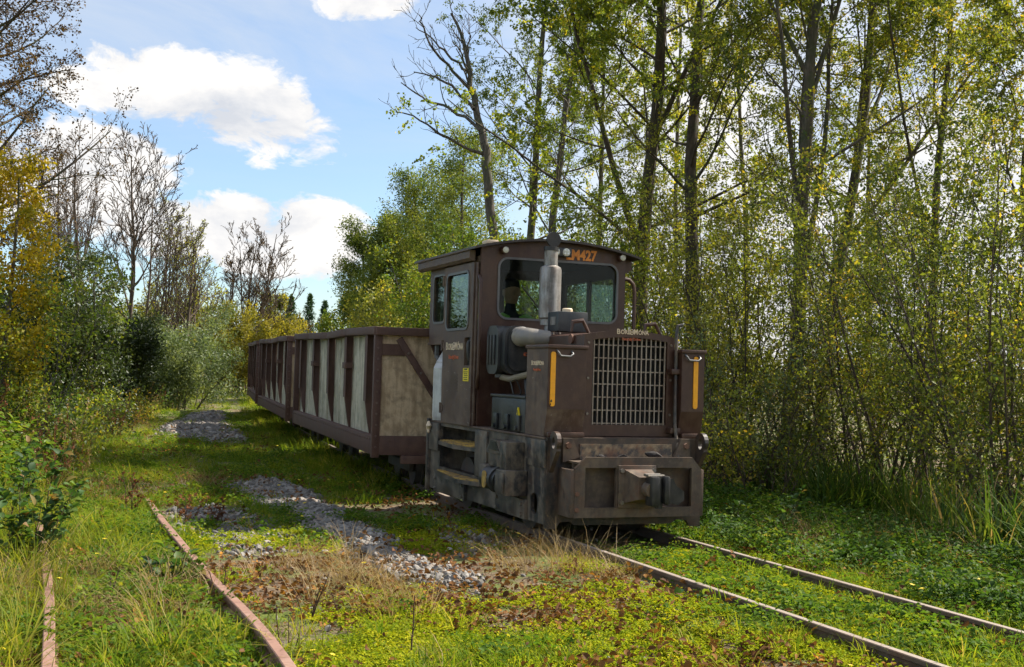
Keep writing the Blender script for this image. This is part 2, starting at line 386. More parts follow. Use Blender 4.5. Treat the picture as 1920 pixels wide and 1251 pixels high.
bp = nd(t, 'ShaderNodeBump'); bp.inputs['Strength'].default_value = .8; bp.inputs['Distance'].default_value = .03
t.links.new(noise(t, v, 40, 6, .75), bp.inputs['Height']); t.links.new(bp.outputs[0], p.inputs['Normal'])
ground = link('ground', fast_mesh('ground', vco, quads, smooth=True), m); tag(ground, kind='structure')

# ------------------------------------------------------------------ tracks
RAILM = metal('rail_steel', (0.10,0.068,0.050), (0.20,0.14,0.10), .6, .75, (0.13,0.065,0.04), .6)
RAILTOP = metal('worn_rail_head', (0.36,0.30,0.25), (0.20,0.14,0.10), .5, .45, metallic=.1)
OLDRAIL = metal('rusty_rail', (0.25,0.135,0.095), (0.14,0.07,0.05), .6, .8, (0.33,0.21,0.16), .5)
SLEEP = metal('sleeper_timber', (0.08,0.06,0.045), (0.13,0.09,0.06), .6, .9)
def rail(name, pts, zt, mat, parent, h=.085, hw=.023, fw_=.045, top=None):
    prof = [(-fw_,-h),(fw_,-h),(fw_,-h+.009),(.008,-h+.02),(.008,-.03),(hw,-.024),(hw,-.004),(hw-.005,0),(-hw+.005,0),(-hw,-.004),(-hw,-.024),(-.008,-.03),(-.008,-h+.02),(-fw_,-h+.009)]
    b = bmesh.new(); rings = []; n = len(pts)
    for i, q in enumerate(pts):
        q = Vector(q); d = (Vector(pts[min(i+1,n-1)])-Vector(pts[max(i-1,0)])).normalized(); sd_ = Vector((d.y,-d.x,0))
        rings.append([b.verts.new(q+sd_*u+Vector((0,0,zt+w))) for u, w in prof])
    for a, c in zip(rings, rings[1:]):
        for k in range(len(prof)): b.faces.new((a[k], a[(k+1)%len(prof)], c[(k+1)%len(prof)], c[k]))
    b.faces.new(rings[0]); b.faces.new(rings[-1]); bmesh.ops.recalc_face_normals(b, faces=b.faces[:])
    for f_ in b.faces:
        if f_.normal.z > .9 and f_.calc_center_median().z > zt-.004: f_.material_index = 1
    me = bpy.data.meshes.new(name); b.to_mesh(me); b.free(); me.materials.append(mat); me.materials.append(top or mat); return link(name, me, None, parent)
trk = empty('railway_track', L2W(.68, -4, 0)); tag(trk, 'narrow gauge railway track under the train, bare steel rails running to the lower right', 'railway track')
inv = Matrix.Translation(-trk.location)
YS = [-9+.5*k for k in range(110)]
GA = .475
for sgn in (-1, 1):
    pts = []
    for q in YS:
        sl = math.atan(float(track_xv(np.array(q+.1))-track_xv(np.array(q-.1)))/.2)
        pts.append(L2W(float(track_xv(np.array(q)))+sgn*GA*math.cos(sl), q-sgn*GA*math.sin(sl)) - trk.location + Vector((0,0,float(grade(np.array(q))))))
    rail('rail', pts, .108, RAILM, trk, h=.10, top=RAILTOP)
for k in range(30):
    yq = -7.6+.76*k; s = MB(); s.box(-.78,.78,-.11,.11,-.10,.012+random.uniform(-.03,.0),.01); so = s.build('sleeper', SLEEP, trk)
    so.location = L2W(float(track_xv(np.array(yq))), yq, float(grade(np.array(yq)))) - trk.location; so.rotation_euler = (0,0,TH+random.uniform(-.02,.02))
old = empty('railway_track', L2W(-3.09, -3, 0)); tag(old, 'disused rusty railway track half buried in grass at lower left', 'railway track')
for x0, ye, wob in ((-3.56, 2.2, .02), (-2.61, 3.6, .03)):
    pts = [L2W(x0+wob*math.sin(q*.9+x0)-.006*q, q, .012*math.sin(q*1.7)-max(0,q-ye+1)*.03) - old.location for q in [-8+.35*k for k in range(int((ye+8)/.35)+4)]]
    rail('rail', pts, .080, OLDRAIL, old, hw=.027)
for k in range(14):
    yq = -6.5+.8*k; s = MB(); s.box(-.75,.75,-.10,.10,-.12,-.012,.01); so = s.build('sleeper', SLEEP, old); so.location = L2W(-3.09, yq, 0)-old.location; so.rotation_euler = (0,0,TH+.03)

# ------------------------------------------------------------------ scatter: real tufts, stones and leaves set out by geometry nodes (uncountable stuff)
def tri_strip_blades(rg, n, h, w, spread, lean, curve, nseg=3):
    """grass blades: tapered bent strips; returns verts, quads(tri faces), var"""
    V_, F_, A2 = [], [], []
    for i in range(n):
        a = rg.uniform(0, 2*math.pi); rad = spread*math.sqrt(rg.random()); bx_, by_ = rad*math.cos(a), rad*math.sin(a)
        az = a + rg.normal(0, .9); hh = h*rg.uniform(.55, 1.15); ww = w*rg.uniform(.7, 1.2); ln = lean*rg.uniform(.3, 1.3); cv = curve*rg.uniform(.3, 1.4)
        sx_, sy_ = -math.sin(az), math.cos(az); b0 = len(V_); var = rg.random()
        for k in range(nseg+1):
            t_ = k/nseg; out_ = hh*(ln*t_ + cv*t_*t_); zz = hh*(t_ - .35*cv*t_*t_*t_)
            wk = ww*(1-t_)**.7*.5
            if k == nseg: V_.append((bx_+math.cos(az)*out_, by_+math.sin(az)*out_, zz)); A2.append(var)
            else:
                V_ += [(bx_+math.cos(az)*out_-sx_*wk, by_+math.sin(az)*out_-sy_*wk, zz), (bx_+math.cos(az)*out_+sx_*wk, by_+math.sin(az)*out_+sy_*wk, zz)]; A2 += [var, var]
        for k in range(nseg-1):
            q = b0+2*k; F_ += [(q,q+1,q+3),(q,q+3,q+2)]
        q = b0+2*(nseg-1); F_.append((q,q+1,q+2))
    return V_, F_, A2
def leaf_poly(rg, c, d, nrm, L_, W_, V_, F_, A2, var, fold=.25):
    d = Vector(d).normalized(); s_ = d.cross(Vector(nrm)).normalized(); u = s_.cross(d); c = Vector(c); b0 = len(V_)
    P = [c, c+d*L_*.3+s_*W_*.42+u*W_*fold, c+d*L_*.62+s_*W_*.40+u*W_*fold*.9, c+d*L_-u*W_*.2, c+d*L_*.62-s_*W_*.40+u*W_*fold*.9, c+d*L_*.3-s_*W_*.42+u*W_*fold, c+d*L_*.5]
    V_ += [tuple(p_) for p_ in P]; A2 += [var]*7
    F_ += [(b0+6,b0,b0+1),(b0+6,b0+1,b0+2),(b0+6,b0+2,b0+3),(b0+6,b0+3,b0+4),(b0+6,b0+4,b0+5),(b0+6,b0+5,b0)]
def leafy(rg, n, h, spread, L_, W_, up=.4, stem=True):
    V_, F_, A2 = [], [], []
    for i in range(n):
        a = rg.uniform(0, 2*math.pi); rad = spread*math.sqrt(rg.random()); c = (rad*math.cos(a), rad*math.sin(a), h*rg.uniform(.25, 1.0))
        az = rg.uniform(0, 2*math.pi); d = (math.cos(az), math.sin(az), rg.uniform(-.3, up)); nr = (rg.normal(0,.35), rg.normal(0,.35), 1)
        leaf_poly(rg, c, d, nr, L_*rg.uniform(.6,1.2), W_*rg.uniform(.7,1.2), V_, F_, A2, rg.random())
    return V_, F_, A2
GRASS = leaf_mat('grass_blade', [(0,(.06,.115,.012)),(.4,(.13,.20,.016)),(.7,(.25,.27,.022)),(.9,(.36,.30,.06)),(1,(.38,.27,.12))], .45, .04, 'inst')
GRASSD = leaf_mat('tall_grass_blade', [(0,(.06,.11,.012)),(.4,(.14,.19,.018)),(.7,(.27,.26,.03)),(1,(.40,.30,.13))], .45, .05, 'inst')
STRAW = leaf_mat('dry_straw', [(0,(.16,.10,.045)),(.5,(.27,.19,.09)),(1,(.40,.32,.19))], .3, .03, 'inst')
HERB = leaf_mat('herb_leaf', [(0,(.035,.075,.012)),(.5,(.08,.15,.018)),(.85,(.17,.22,.022)),(1,(.32,.28,.03))], .45, .05, 'inst')
MOSS = leaf_mat('moss_frond', [(0,(.10,.155,.010)),(.45,(.22,.27,.014)),(.8,(.38,.37,.018)),(1,(.48,.40,.03))], .35, .02, 'inst')
REED = leaf_mat('reed_blade', [(0,(.022,.052,.010)),(.55,(.052,.10,.016)),(.8,(.15,.18,.03)),(.88,(.26,.18,.08)),(1,(.34,.24,.13))], .4, .08, 'inst')
BRAM = leaf_mat('bramble_leaf', [(0,(.025,.06,.012)),(.6,(.06,.12,.016)),(.9,(.14,.18,.025)),(1,(.24,.10,.03))], .4, .10, 'inst')
LITTER = leaf_mat('fallen_leaf', [(0,(.06,.030,.016)),(.5,(.14,.065,.028)),(.8,(.24,.12,.035)),(1,(.50,.22,.03))], .2, .05, 'inst')
STALK = plain('dead_stalk', (.085,.045,.028), .9, var=.3)
REDST = leaf_mat('dock_seed', [(0,(.10,.042,.026)),(1,(.22,.095,.048))], .2, .02, 'inst')
FLOW = plain('yellow_petal', (.80,.62,.02), .6, var=.05)
LIB = bpy.data.collections.new('scatter_library')      # prototypes, not linked to the scene
PROTO = {}
def proto(key, me, mat):
    o = bpy.data.objects.new('%02d_%s' % (len(PROTO), key), me); me.materials.append(mat); LIB.objects.link(o); PROTO.setdefault(key, []).append(len(LIB.objects)-1); PROTO['#'+o.name] = 1
    return o
_pc = [0]
def addp(key, data, mat):
    V_, F_, A2 = data; me = fast_mesh(key, np.array(V_), np.array(F_), {'leafvar': np.array(A2)}); me.materials.append(mat)
    o = bpy.data.objects.new('proto_%03d_%s' % (_pc[0], key), me); LIB.objects.link(o); PROTO.setdefault(key, []).append(_pc[0]); _pc[0] += 1
rg = np.random.default_rng(11)
for k in range(4): addp('short', tri_strip_blades(rg, 26, .075, .006, .07, .5, .6), GRASS)
for k in range(3): addp('mid', tri_strip_blades(rg, 26, .16, .007, .09, .45, .8), GRASS)
for k in range(4): addp('tall', tri_strip_blades(rg, 24, .38, .008, .10, .35, .75, 4), GRASSD)
for k in range(3): addp('straw', tri_strip_blades(rg, 18, .26, .004, .09, .5, .9, 3), STRAW)
for k in range(4): addp('herb', leafy(rg, 26, .07, .10, .034, .021), HERB)
for k in range(3): addp('moss', leafy(rg, 70, .020, .09, .014, .010, 1.0), MOSS)
for k in range(4): addp('bramble', leafy(rg, 40, .20, .17, .044, .031), BRAM)
for k in range(4): addp('weed', leafy(rg, 46, .55, .16, .06, .028, .8), HERB)
for k in range(4): addp('reed', tri_strip_blades(rg, 8, .74, .026, .11, .14, .55, 5), REED)
for k in range(3): addp('litter', leafy(rg, 4, .03, .10, .045, .030, .3), LITTER)
def stone(seed, mat):
    me = lump_mesh((.5,.38,.28), seed); me.materials.append(mat); o = bpy.data.objects.new('proto_%03d_stone' % _pc[0], me); LIB.objects.link(o); PROTO.setdefault('stone', []).append(_pc[0]); _pc[0] += 1
def lump_mesh(sz, seed):
    b = bmesh.new(); bmesh.ops.create_icosphere(b, subdivisions=2, radius=1); r_ = random.Random(seed)
    for _ in range(9):
        q = Vector((r_.uniform(-1,1), r_.uniform(-1,1), r_.uniform(-1,1))).normalized(); d_ = r_.uniform(.45,.85)
        for v_ in b.verts:
            k = v_.co.dot(q)
            if k > d_: v_.co -= q*(k-d_)
    for v_ in b.verts: v_.co = Vector((v_.co.x*sz[0], v_.co.y*sz[1], v_.co.z*sz[2]))
    me = bpy.data.meshes.new('stone'); b.to_mesh(me); b.free(); return me
m, t, o_ = mat_new('limestone_chip'); p = nd(t, 'ShaderNodeBsdfPrincipled'); t.links.new(p.outputs[0], o_.inputs[0]); p.inputs['Roughness'].default_value = .8
oi = nd(t, 'ShaderNodeObjectInfo'); v = nd(t, 'ShaderNodeTexCoord').outputs['Object']
t.links.new(mix(t, mth(t,'MULTIPLY',noise(t, v, 3, 5, .7),.6), ramp(t, oi.outputs['Random'], [(0,(.080,.072,.062)),(.45,(.18,.165,.142)),(.8,(.32,.295,.26)),(.93,(.25,.165,.10)),(1,(.45,.42,.37))]), (.13,.12,.115)), p.inputs['Base Color'])
STONE = m
for k in range(6): stone(k+40, STONE)
def scatter(name, P, RZ, SC, IDX, label, cat, tilt=0.25):
    P = np.asarray(P); n = len(P); me = bpy.data.meshes.new(name); me.vertices.add(n); me.vertices.foreach_set('co', P.astype(np.float32).ravel())
    rot = np.stack([rng.normal(0, tilt, n), rng.normal(0, tilt, n), RZ], -1)
    a = me.attributes.new('rot', 'FLOAT_VECTOR', 'POINT'); a.data.foreach_set('vector', rot.astype(np.float32).ravel())
    a = me.attributes.new('scl', 'FLOAT_VECTOR', 'POINT'); a.data.foreach_set('vector', np.asarray(SC).astype(np.float32).ravel())
    a = me.attributes.new('pick', 'INT', 'POINT'); a.data.foreach_set('value', np.asarray(IDX).astype(np.int32))
    o = link(name, me); ng = bpy.data.node_groups.new(name, 'GeometryNodeTree')
    ng.interface.new_socket('Geometry', in_out='INPUT', socket_type='NodeSocketGeometry'); ng.interface.new_socket('Geometry', in_out='OUTPUT', socket_type='NodeSocketGeometry')
    gi, go = ng.nodes.new('NodeGroupInput'), ng.nodes.new('NodeGroupOutput'); ip = ng.nodes.new('GeometryNodeInstanceOnPoints'); ci = ng.nodes.new('GeometryNodeCollectionInfo')
    ci.inputs['Collection'].default_value = LIB; ci.inputs['Separate Children'].default_value = True; ci.inputs['Reset Children'].default_value = True
    def na(nm, dt):
        q = ng.nodes.new('GeometryNodeInputNamedAttribute'); q.data_type = dt; q.inputs['Name'].default_value = nm; return q.outputs[0]
    e2r = ng.nodes.new('FunctionNodeEulerToRotation'); L = ng.links.new
    L(gi.outputs[0], ip.inputs['Points']); L(ci.outputs[0], ip.inputs['Instance']); ip.inputs['Pick Instance'].default_value = True
    L(na('pick','INT'), ip.inputs['Instance Index']); L(na('rot','FLOAT_VECTOR'), e2r.inputs[0]); L(e2r.outputs[0], ip.inputs['Rotation']); L(na('scl','FLOAT_VECTOR'), ip.inputs['Scale']); L(ip.outputs[0], go.inputs[0])
    md = o.modifiers.new('scatter', 'NODES'); md.node_group = ng
    tag(o, label, cat, kind='stuff'); return o
def sector(n, r0, r1, half, power=1.0):
    """points in a wide wedge in front of the camera position, denser nearby"""
    u = rng.random(n); r = (r0**(2-power) + u*(r1**(2-power)-r0**(2-power)))**(1/(2-power)) if power != 2 else r0*(r1/r0)**u
    a = rng.uniform(-half, half, n); return r*np.sin(a), r*np.cos(a)
def place(name, x, y, key, smin, smax, label, cat, tilt=.2, sink=.0, zs=1.0):
    x, y = x[y > 0], y[y > 0]; n = len(x); z = gh(x, y)-sink; s_ = rng.uniform(smin, smax, n); pk = np.array(PROTO[key])[rng.integers(0, len(PROTO[key]), n)]
    return scatter(name, np.stack([x,y,z],-1), rng.uniform(0,6.283,n), np.stack([s_,s_,s_*zs*rng.uniform(.8,1.2,n)],-1), pk, label, cat, tilt)
def yard(x, y, lx, ly, s_):
    """open trodden ground between the tracks: patch value, and where it applies"""
    return fbm(x*.75+3, y*.75, 201, 4)+rng.normal(0, .035, len(x)), (lx > -2.6) & (s_ < -.55) & (ly < 3.5)
def zone(x, y):
    lx, ly = to_local(x, y); s_ = lx-track_xv(ly)
    near = ((np.abs(np.abs(s_)-GA) < .075) & (rng.random(len(x)) < .93)) | (((np.abs(lx+3.55) < .09) | (np.abs(lx+2.60) < .08)) & (ly < 3.2) & (rng.random(len(x)) < .60)); y[near] = -50.0; x[near] = 0.0; lx = np.where(near, -99, lx); s_ = np.where(near, -99, s_)
    g1_, g2_ = gravel_mask(lx, ly); return lx, ly, s_, g1_, g2_
HALF = R(33)
# short grass almost everywhere between the tracks
x, y = sector(60000, 3.6, 70, HALF, 1.35); lx, ly, s_, g1_, g2_ = zone(x, y)
dn = fbm(x*1.1, y*1.1, 51)
keep = ~(g1_ & (rng.random(len(x)) < .94)) & ~(g2_ & (rng.random(len(x)) < .7)) & (dn + rng.normal(0,.08,len(x)) > np.where((lx > -3.4) & (ly < 2.5), .48, .40)) & ~((np.abs(s_) < .6) & (ly > -.3)) & (s_ < 3.6)
pv, iy = yard(x, y, lx, ly, s_); keep &= ~iy | (pv > .53)
x1, y1 = x[keep], y[keep]; place('short_grass', x1, y1, 'short', .7, 1.5, 'short green and yellow grass covering the ground between the tracks', 'grass')
x, y = sector(26000, 3.6, 90, HALF, 1.3); lx, ly, s_, g1_, g2_ = zone(x, y)
keep = ~g1_ & ~g2_ & (fbm(x*.8, y*.8, 61)+rng.normal(0,.08,len(x)) > np.where(ly < 2.5, .63, .50)) & (np.abs(s_) > 1.0) & ((lx < -2.3) | (s_ > 1.0) | (rng.random(len(x)) < .10)) & (s_ < 4)
place('meadow_grass', x[keep], y[keep], 'mid', .5, 1.2, 'longer meadow grass in clumps beside both tracks', 'grass')
# tall grass on the left and along the old track
x, y = sector(22000, 5.0, 90, HALF, 1.25); lx, ly, s_, g1_, g2_ = zone(x, y)
keep = ~g1_ & ~g2_ & ((s_ < -4.3+.06*np.clip(ly-6,0,30)+.8*(fbm(x*.7,y*.7,72)-.5)) | ((lx < -2.9) & (fbm(x*.9,y*.9,71) > .70))) & (rng.random(len(x)) < .85)
place('tall_grass', x[keep], y[keep], 'tall', .5, 1.15, 'tall unmown grass on the left beyond the disused track', 'grass')
x, y = sector(22000, 3.6, 50, HALF, 1.4); lx, ly, s_, g1_, g2_ = zone(x, y)
keep = ~g1_ & (fbm(x*.7,y*.7,81)+rng.normal(0,.06,len(x)) > np.where((lx > -2.7) & (s_ < -.95), .64, .55)) & ((lx < -1.5) | ((s_ > -1.3) & (s_ < -.5) & (ly < .2) & (ly > -1.4)) | (s_ > 1.2)) & (s_ < 3.6)
place('dry_grass', x[keep], y[keep], 'straw', .45, 1.15, 'dry straw coloured grass tufts among the green', 'grass')
# longer grass left standing along the running rails, under the wagon sides
x, y = sector(26000, 9, 48, HALF, 1.2); lx, ly, s_, g1_, g2_ = zone(x, y)
keep = (ly > 4.0) & (((s_ > -1.25) & (s_ < -.35)) | ((s_ > .6) & (s_ < 1.3))) & (fbm(x*1.5,y*1.5,171)+rng.normal(0,.08,len(x)) > .42)
place('trackside_grass', x[keep], y[keep], 'mid', .7, 1.6, 'uncut grass along the rails below the wagons', 'grass')
# small herbs and moss in the open
x, y = sector(26000, 3.6, 32, HALF, 1.5); lx, ly, s_, g1_, g2_ = zone(x, y)
keep = ~g1_ & (fbm(x*1.3,y*1.3,91)+rng.normal(0,.08,len(x)) > np.where((lx > -2.4) & (s_ < .4) & (ly < 1), .57, .47)) & ~((np.abs(s_) < .5) & (ly > -.1)) & (s_ < 3.2)
pv, iy = yard(x, y, lx, ly, s_); keep &= ~iy | (pv > .55)
place('low_herbs', x[keep], y[keep], 'herb', .6, 1.4, 'small green herb leaves spread over the ground', 'herbs', .25)
x, y = sector(42000, 3.6, 20, HALF, 1.5); lx, ly, s_, g1_, g2_ = zone(x, y)
pv, iy = yard(x, y, lx, ly, s_)
keep = ~g1_ & (((pv > .45) & (pv < .575)) | (s_ > -.5)) & (lx > -2.6) & (s_ < .8) & (ly < 1.5) & ~((np.abs(s_) < .8) & (ly > -.3))
place('moss', x[keep], y[keep], 'moss', .7, 1.6, 'bright yellow green moss cushions on the ground in front of the locomotive', 'moss', .1)
# bramble and leafy cover right of the track
x, y = sector(24000, 4.5, 40, HALF, 1.3); lx, ly, s_, g1_, g2_ = zone(x, y)
keep = (s_ > .75) & (s_ < 4.2) & (fbm(x*1.2,y*1.2,111)+rng.normal(0,.08,len(x)) > .40)
place('bramble_cover', x[keep], y[keep], 'bramble', .4, 1.15, 'leafy bramble and herb cover between the right rail and the reeds', 'ground cover', .25)
x, y = sector(7000, 4.5, 24, HALF, 1.4); lx, ly, s_, g1_, g2_ = zone(x, y)
keep = (np.abs(s_) < .48) & (ly < -.4)
pv, iy = yard(x, y, lx, ly, s_); keep &= (pv > .40)
place('herbs_between_rails', x[keep], y[keep], 'bramble', .3, .62, 'low leafy herbs growing between the rails in front of the locomotive', 'herbs', .25, .04)
# reed bed
n = 3000; ry = rng.uniform(-4, 9, n); rx = 3.05 + np.clip(ry+1.5, -3, 20)*.25 + rng.gamma(2.0, .42, n)
p_ = np.array([tuple(L2W(a, b)) for a, b in zip(rx, ry)]); ok = (fbm(p_[:,0]*1.0, p_[:,1]*1.0, 121) > .44) & (p_[:,1] > 7)
place('reeds', p_[ok,0], p_[ok,1], 'reed', .55, 1.15, 'dense green reed blades along the ditch at the foot of the right-hand bushes', 'reeds', .14, .05)
# tall herbs on the left
x, y = sector(15000, 8.5, 80, HALF, 1.0); lx, ly, s_, g1_, g2_ = zone(x, y)
keep = (s_ < -4.7+.07*np.clip(ly-6,0,30)+1.4*(fbm(x*.5,y*.5,132)-.5)) & (lx > -18) & (fbm(x*.8,y*.8,131) > .38)
place('tall_herbs', x[keep], y[keep], 'weed', .55, 1.55, 'thicket of waist high leafy herbs along the left edge', 'herbs', .2)
# fallen leaves
x, y = sector(34000, 3.6, 24, HALF, 1.5); lx, ly, s_, g1_, g2_ = zone(x, y)
keep = (fbm(x*1.0,y*1.0,141)+rng.normal(0,.1,len(x)) > .50) & ~((np.abs(s_) < .5) & (ly > 0))
pv, iy = yard(x, y, lx, ly, s_); keep &= ~iy | (pv < .54) | (rng.random(len(x)) < .25)
place('fallen_leaves', x[keep], y[keep], 'litter', .6, 1.2, 'brown and orange fallen leaves scattered over the grass', 'leaves', .5)
# gravel: heaps and thin patches of broken limestone
pts = []
for poly, den in ((STRIP, 4200), (HEAP, 900), (PATCH, 900), (PATCH2, 700)):
    a = np.array(poly); mn, mx_ = a.min(0)-.2, a.max(0)+.2; n = int((mx_[0]-mn[0])*(mx_[1]-mn[1])*den); qx = rng.uniform(mn[0], mx_[0], n); qy = rng.uniform(mn[1], mx_[1], n)
    w = .16*(fbm(qx*3, qy*3, 5)-.5)*2; k = inpoly(qx+w+rng.normal(0,.06,n), qy+w*1.5+rng.normal(0,.12,n), poly); pts.append(np.stack([qx[k], qy[k]], -1))
q = np.concatenate(pts); W2 = np.stack([O.x+N_.x*q[:,0]+A_.x*q[:,1], O.y+N_.y*q[:,0]+A_.y*q[:,1]], -1)
n = len(W2); z = gh(W2[:,0], W2[:,1]) + rng.uniform(-.01, .02, n); sc = rng.gamma(3.0, .011, n)+.018
dist = np.hypot(W2[:,0], W2[:,1]); sc = sc*np.clip(dist/14, 1, 1.5)
scatter('gravel', np.concatenate([W2, z[:,None]], 1), rng.uniform(0,6.28,n), np.stack([sc]*3,-1), np.array(PROTO['stone'])[rng.integers(0,6,n)], 'grey broken limestone gravel lying in heaps beside the train', 'gravel', .6)
x, y = sector(1500, 3.6, 16, HALF, 1.4); lx, ly, s_, g1_, g2_ = zone(x, y); keep = (lx > -2.4) & (s_ < .3) & ~g1_; n = keep.sum(); sc = rng.gamma(3.0,.009,n)+.012
scatter('loose_stones', np.stack([x[keep], y[keep], gh(x[keep],y[keep])+.008],-1), rng.uniform(0,6.28,n), np.stack([sc]*3,-1), np.array(PROTO['stone'])[rng.integers(0,6,n)], 'loose grey pebbles strewn on the mossy ground', 'pebbles', .6)
# ------------------------------------------------------------------ locomotive materials
BROWN = metal('brown_paint', (0.047,0.0185,0.0115), (0.13,0.078,0.045), 0.34, 0.42, (0.09,0.035,0.018), 0.25, chips=0.10)
BROWN_D = metal('dusty_brown_paint', (0.066,0.036,0.026), (0.20,0.145,0.098), 0.55, 0.5, (0.10,0.045,0.025), 0.3, chips=0.4)
CHASSIS = metal('chassis_steel', (0.026,0.025,0.026), (0.21,0.165,0.115), 0.75, 0.45, (0.11,0.055,0.03), 0.35, chips=0.25)
FRONTST = metal('front_beam_steel', (0.016,0.015,0.016), (0.15,0.10,0.062), 0.5, 0.42, (0.10,0.05,0.028), 0.55, chips=0.2)
TRAY = metal('coupler_frame_steel', (0.062,0.043,0.032), (0.18,0.13,0.085), 0.65, 0.55, (0.13,0.06,0.03), 0.5, chips=0.15)
RUST = metal('rusted_steel', (0.16,0.075,0.045), (0.20,0.13,0.09), 0.5, 0.8, (0.10,0.045,0.03), 0.7)
BLACKM = metal('black_steel', (0.012,0.012,0.013), (0.10,0.085,0.065), 0.3, 0.4)
BLACKPL = metal('black_plastic', (0.014,0.016,0.019), (0.12,0.105,0.085), 0.35, 0.38)
SILVER = metal('weathered_aluminium', (0.33,0.315,0.295), (0.085,0.078,0.07), 0.75, 0.45, (0.25,0.13,0.07), 0.25, metallic=0.55, streak=1.0)
PIPE = metal('grey_rubber_pipe', (0.19,0.175,0.16), (0.30,0.26,0.20), 0.6, 0.45)
YELLOW = plain('yellow_reflector', (0.95,0.40,0.008), 0.35, var=0.05)
TREAD = metal('worn_yellow_tread', (0.52,0.31,0.05), (0.16,0.115,0.075), 0.95, 0.7, (0.10,0.07,0.05), 0.7, streak=0.2, scale=2.0)
STICKER = plain('yellow_sticker', (0.80,0.62,0.02), 0.4, var=0.03)
INK = plain('black_ink', (0.012,0.012,0.012), 0.5, var=0.0)
CREAM = plain('cream_lettering', (0.72,0.56,0.38), 0.5, var=0.05)
ORANGE = plain('orange_lettering', (0.78,0.27,0.035), 0.5, var=0.08)
ORRED = plain('red_orange_lettering', (0.55,0.13,0.055), 0.5, var=0.08)
LENS = plain('lamp_lens', (0.62,0.60,0.50), 0.15, var=0.1)
GLASS = glass_mat('cab_glass')
SEAL = metal('grey_window_seal', (0.10,0.10,0.105), (0.22,0.21,0.19), 0.4, 0.4)
DARKIN = plain('cab_lining', (0.018,0.016,0.015), 0.8, var=0.2)
GRILLE = metal('grille_bars', (0.34,0.28,0.22), (0.16,0.12,0.09), 0.6, 0.5, (0.20,0.12,0.08), 0.3)
FINS = metal('radiator_fins', (0.010,0.010,0.010), (0.08,0.07,0.06), 0.2, 0.7, scale=3)
BOLT = metal('bolt_steel', (0.20,0.19,0.17), (0.22,0.16,0.10), 0.5, 0.4, (0.2,0.09,0.04), 0.4, metallic=.5)
WHEELM = metal('wheel_steel', (0.05,0.04,0.035), (0.12,0.09,0.06), 0.5, 0.6, (0.12,0.06,0.035), 0.5)

loco = empty('locomotive', O, TH)
tag(loco, 'small dark brown diesel locomotive with boxy cab and barred radiator grille, numbered LM427', 'locomotive')
WX = 1.345          # chassis width
def text(name, body, size, loc, rot, mat, parent, bold=0.0, sx=1.0, ext=0.0012, spacing=1.0):
    cu = bpy.data.curves.new(name, 'FONT'); cu.body = body; cu.size = size; cu.extrude = ext; cu.offset = bold; cu.space_character = spacing
    cu.resolution_u = 3
    tmp = bpy.data.objects.new(name, cu); COL.objects.link(tmp)
    bpy.context.view_layer.update()
    me = bpy.data.meshes.new_from_object(tmp.evaluated_get(bpy.context.evaluated_depsgraph_get()))
    bpy.data.objects.remove(tmp); bpy.data.curves.remove(cu)
    o = link(name, me, mat, parent); o.location = loc; o.rotation_euler = rot; o.scale = (sx, 1, 1); return o
def bolts(b, pts, r, h, normal, seg=6):
    nrm = Vector(normal)
    for p in pts:
        p = Vector(p); b.cyl(p - nrm*0.002, p+nrm*h, r, r*0.92, seg)

def bolt_parts(pts, r, h, normal, mat, parent, seg=6):
    for q in pts:
        b_ = MB(); bolts(b_, [q], r, h, normal, seg); b_.build('bolt', mat, parent)
# ---- chassis
body = MB()
body.plate([(0,.19),(.09,.19),(.12,.24),(.20,.245),(.25,.215),(1.08,.215),(1.13,.245),(1.22,.24),(1.25,.19),(WX,.19),(WX,.885),(0,.885)], [], 'xz', 0.0, 0.035)
ch = body.build('front_plate', FRONTST, loco, smooth=False)
s = MB()
s.plate([(0.037,.22),(2.99,.22),(2.99,.868),(0.037,.868)], [rect(1.32,2.66,.45,.84), rrect(.17,.30,.28,.44,.05)], 'yz', 0.0, 0.03)
side_l = s.build('side_plate', CHASSIS, loco, smooth=False)
s = MB(); s.plate(rect(0.037,2.99,.22,.868), [], 'yz', WX-.03, WX); s.build('side_plate', CHASSIS, loco, smooth=False)
s = MB(); s.box(.032, WX-.032, 2.94, 2.985, .25, .866); s.build('rear_plate', CHASSIS, loco)
s = MB(); s.box(-.012, WX+.012, .04, 3.02, .870, .888, .004); s.build('deck', BROWN_D, loco)
# floor of the frame, hides the daylight underneath
s = MB(); s.box(.32, WX-.06, .08, 2.92, .33, .40); s.build('frame_floor', BLACKM, loco)
# step well
s = MB(); s.box(.27,.295,1.30,2.68,.43,.862); s.box(.034,.268,1.285,1.31,.43,.862); s.box(.034,.268,2.668,2.69,.43,.862); s.box(.034,.268,1.312,2.666,.405,.43)
s.build('step_well', CHASSIS, loco, smooth=False)
for z, pts in ((.70, [(.26,2.63),(-.03,2.63),(-.10,1.98),(-.02,1.55),(.26,1.50)]), (.415, [(.26,2.64),(-.05,2.64),(-.16,1.72),(-.06,1.36),(.26,1.32)])):
    s = MB(); s.plate(pts, [], 'xy', z-.035, z); st = s.build('step', CHASSIS, loco, smooth=False)
    ins = [(x+(.012 if x < 0 else -.012), y+(-.012 if y > 2 else .012)) for x, y in pts]
    s = MB(); s.plate(ins, [], 'xy', z+.001, z+.010)
    for k in range(7): s.box(.0+.035*k, .012+.035*k, 1.58, 2.58, z+.0105, z+.015)
    s.build('tread', TREAD, st, smooth=False)
s = MB(); s.plate([(.26,.664),(-.02,.664),(.26,.47)], [], 'xz', 1.70, 1.722); s.build('step_gusset', CHASSIS, loco, smooth=False)
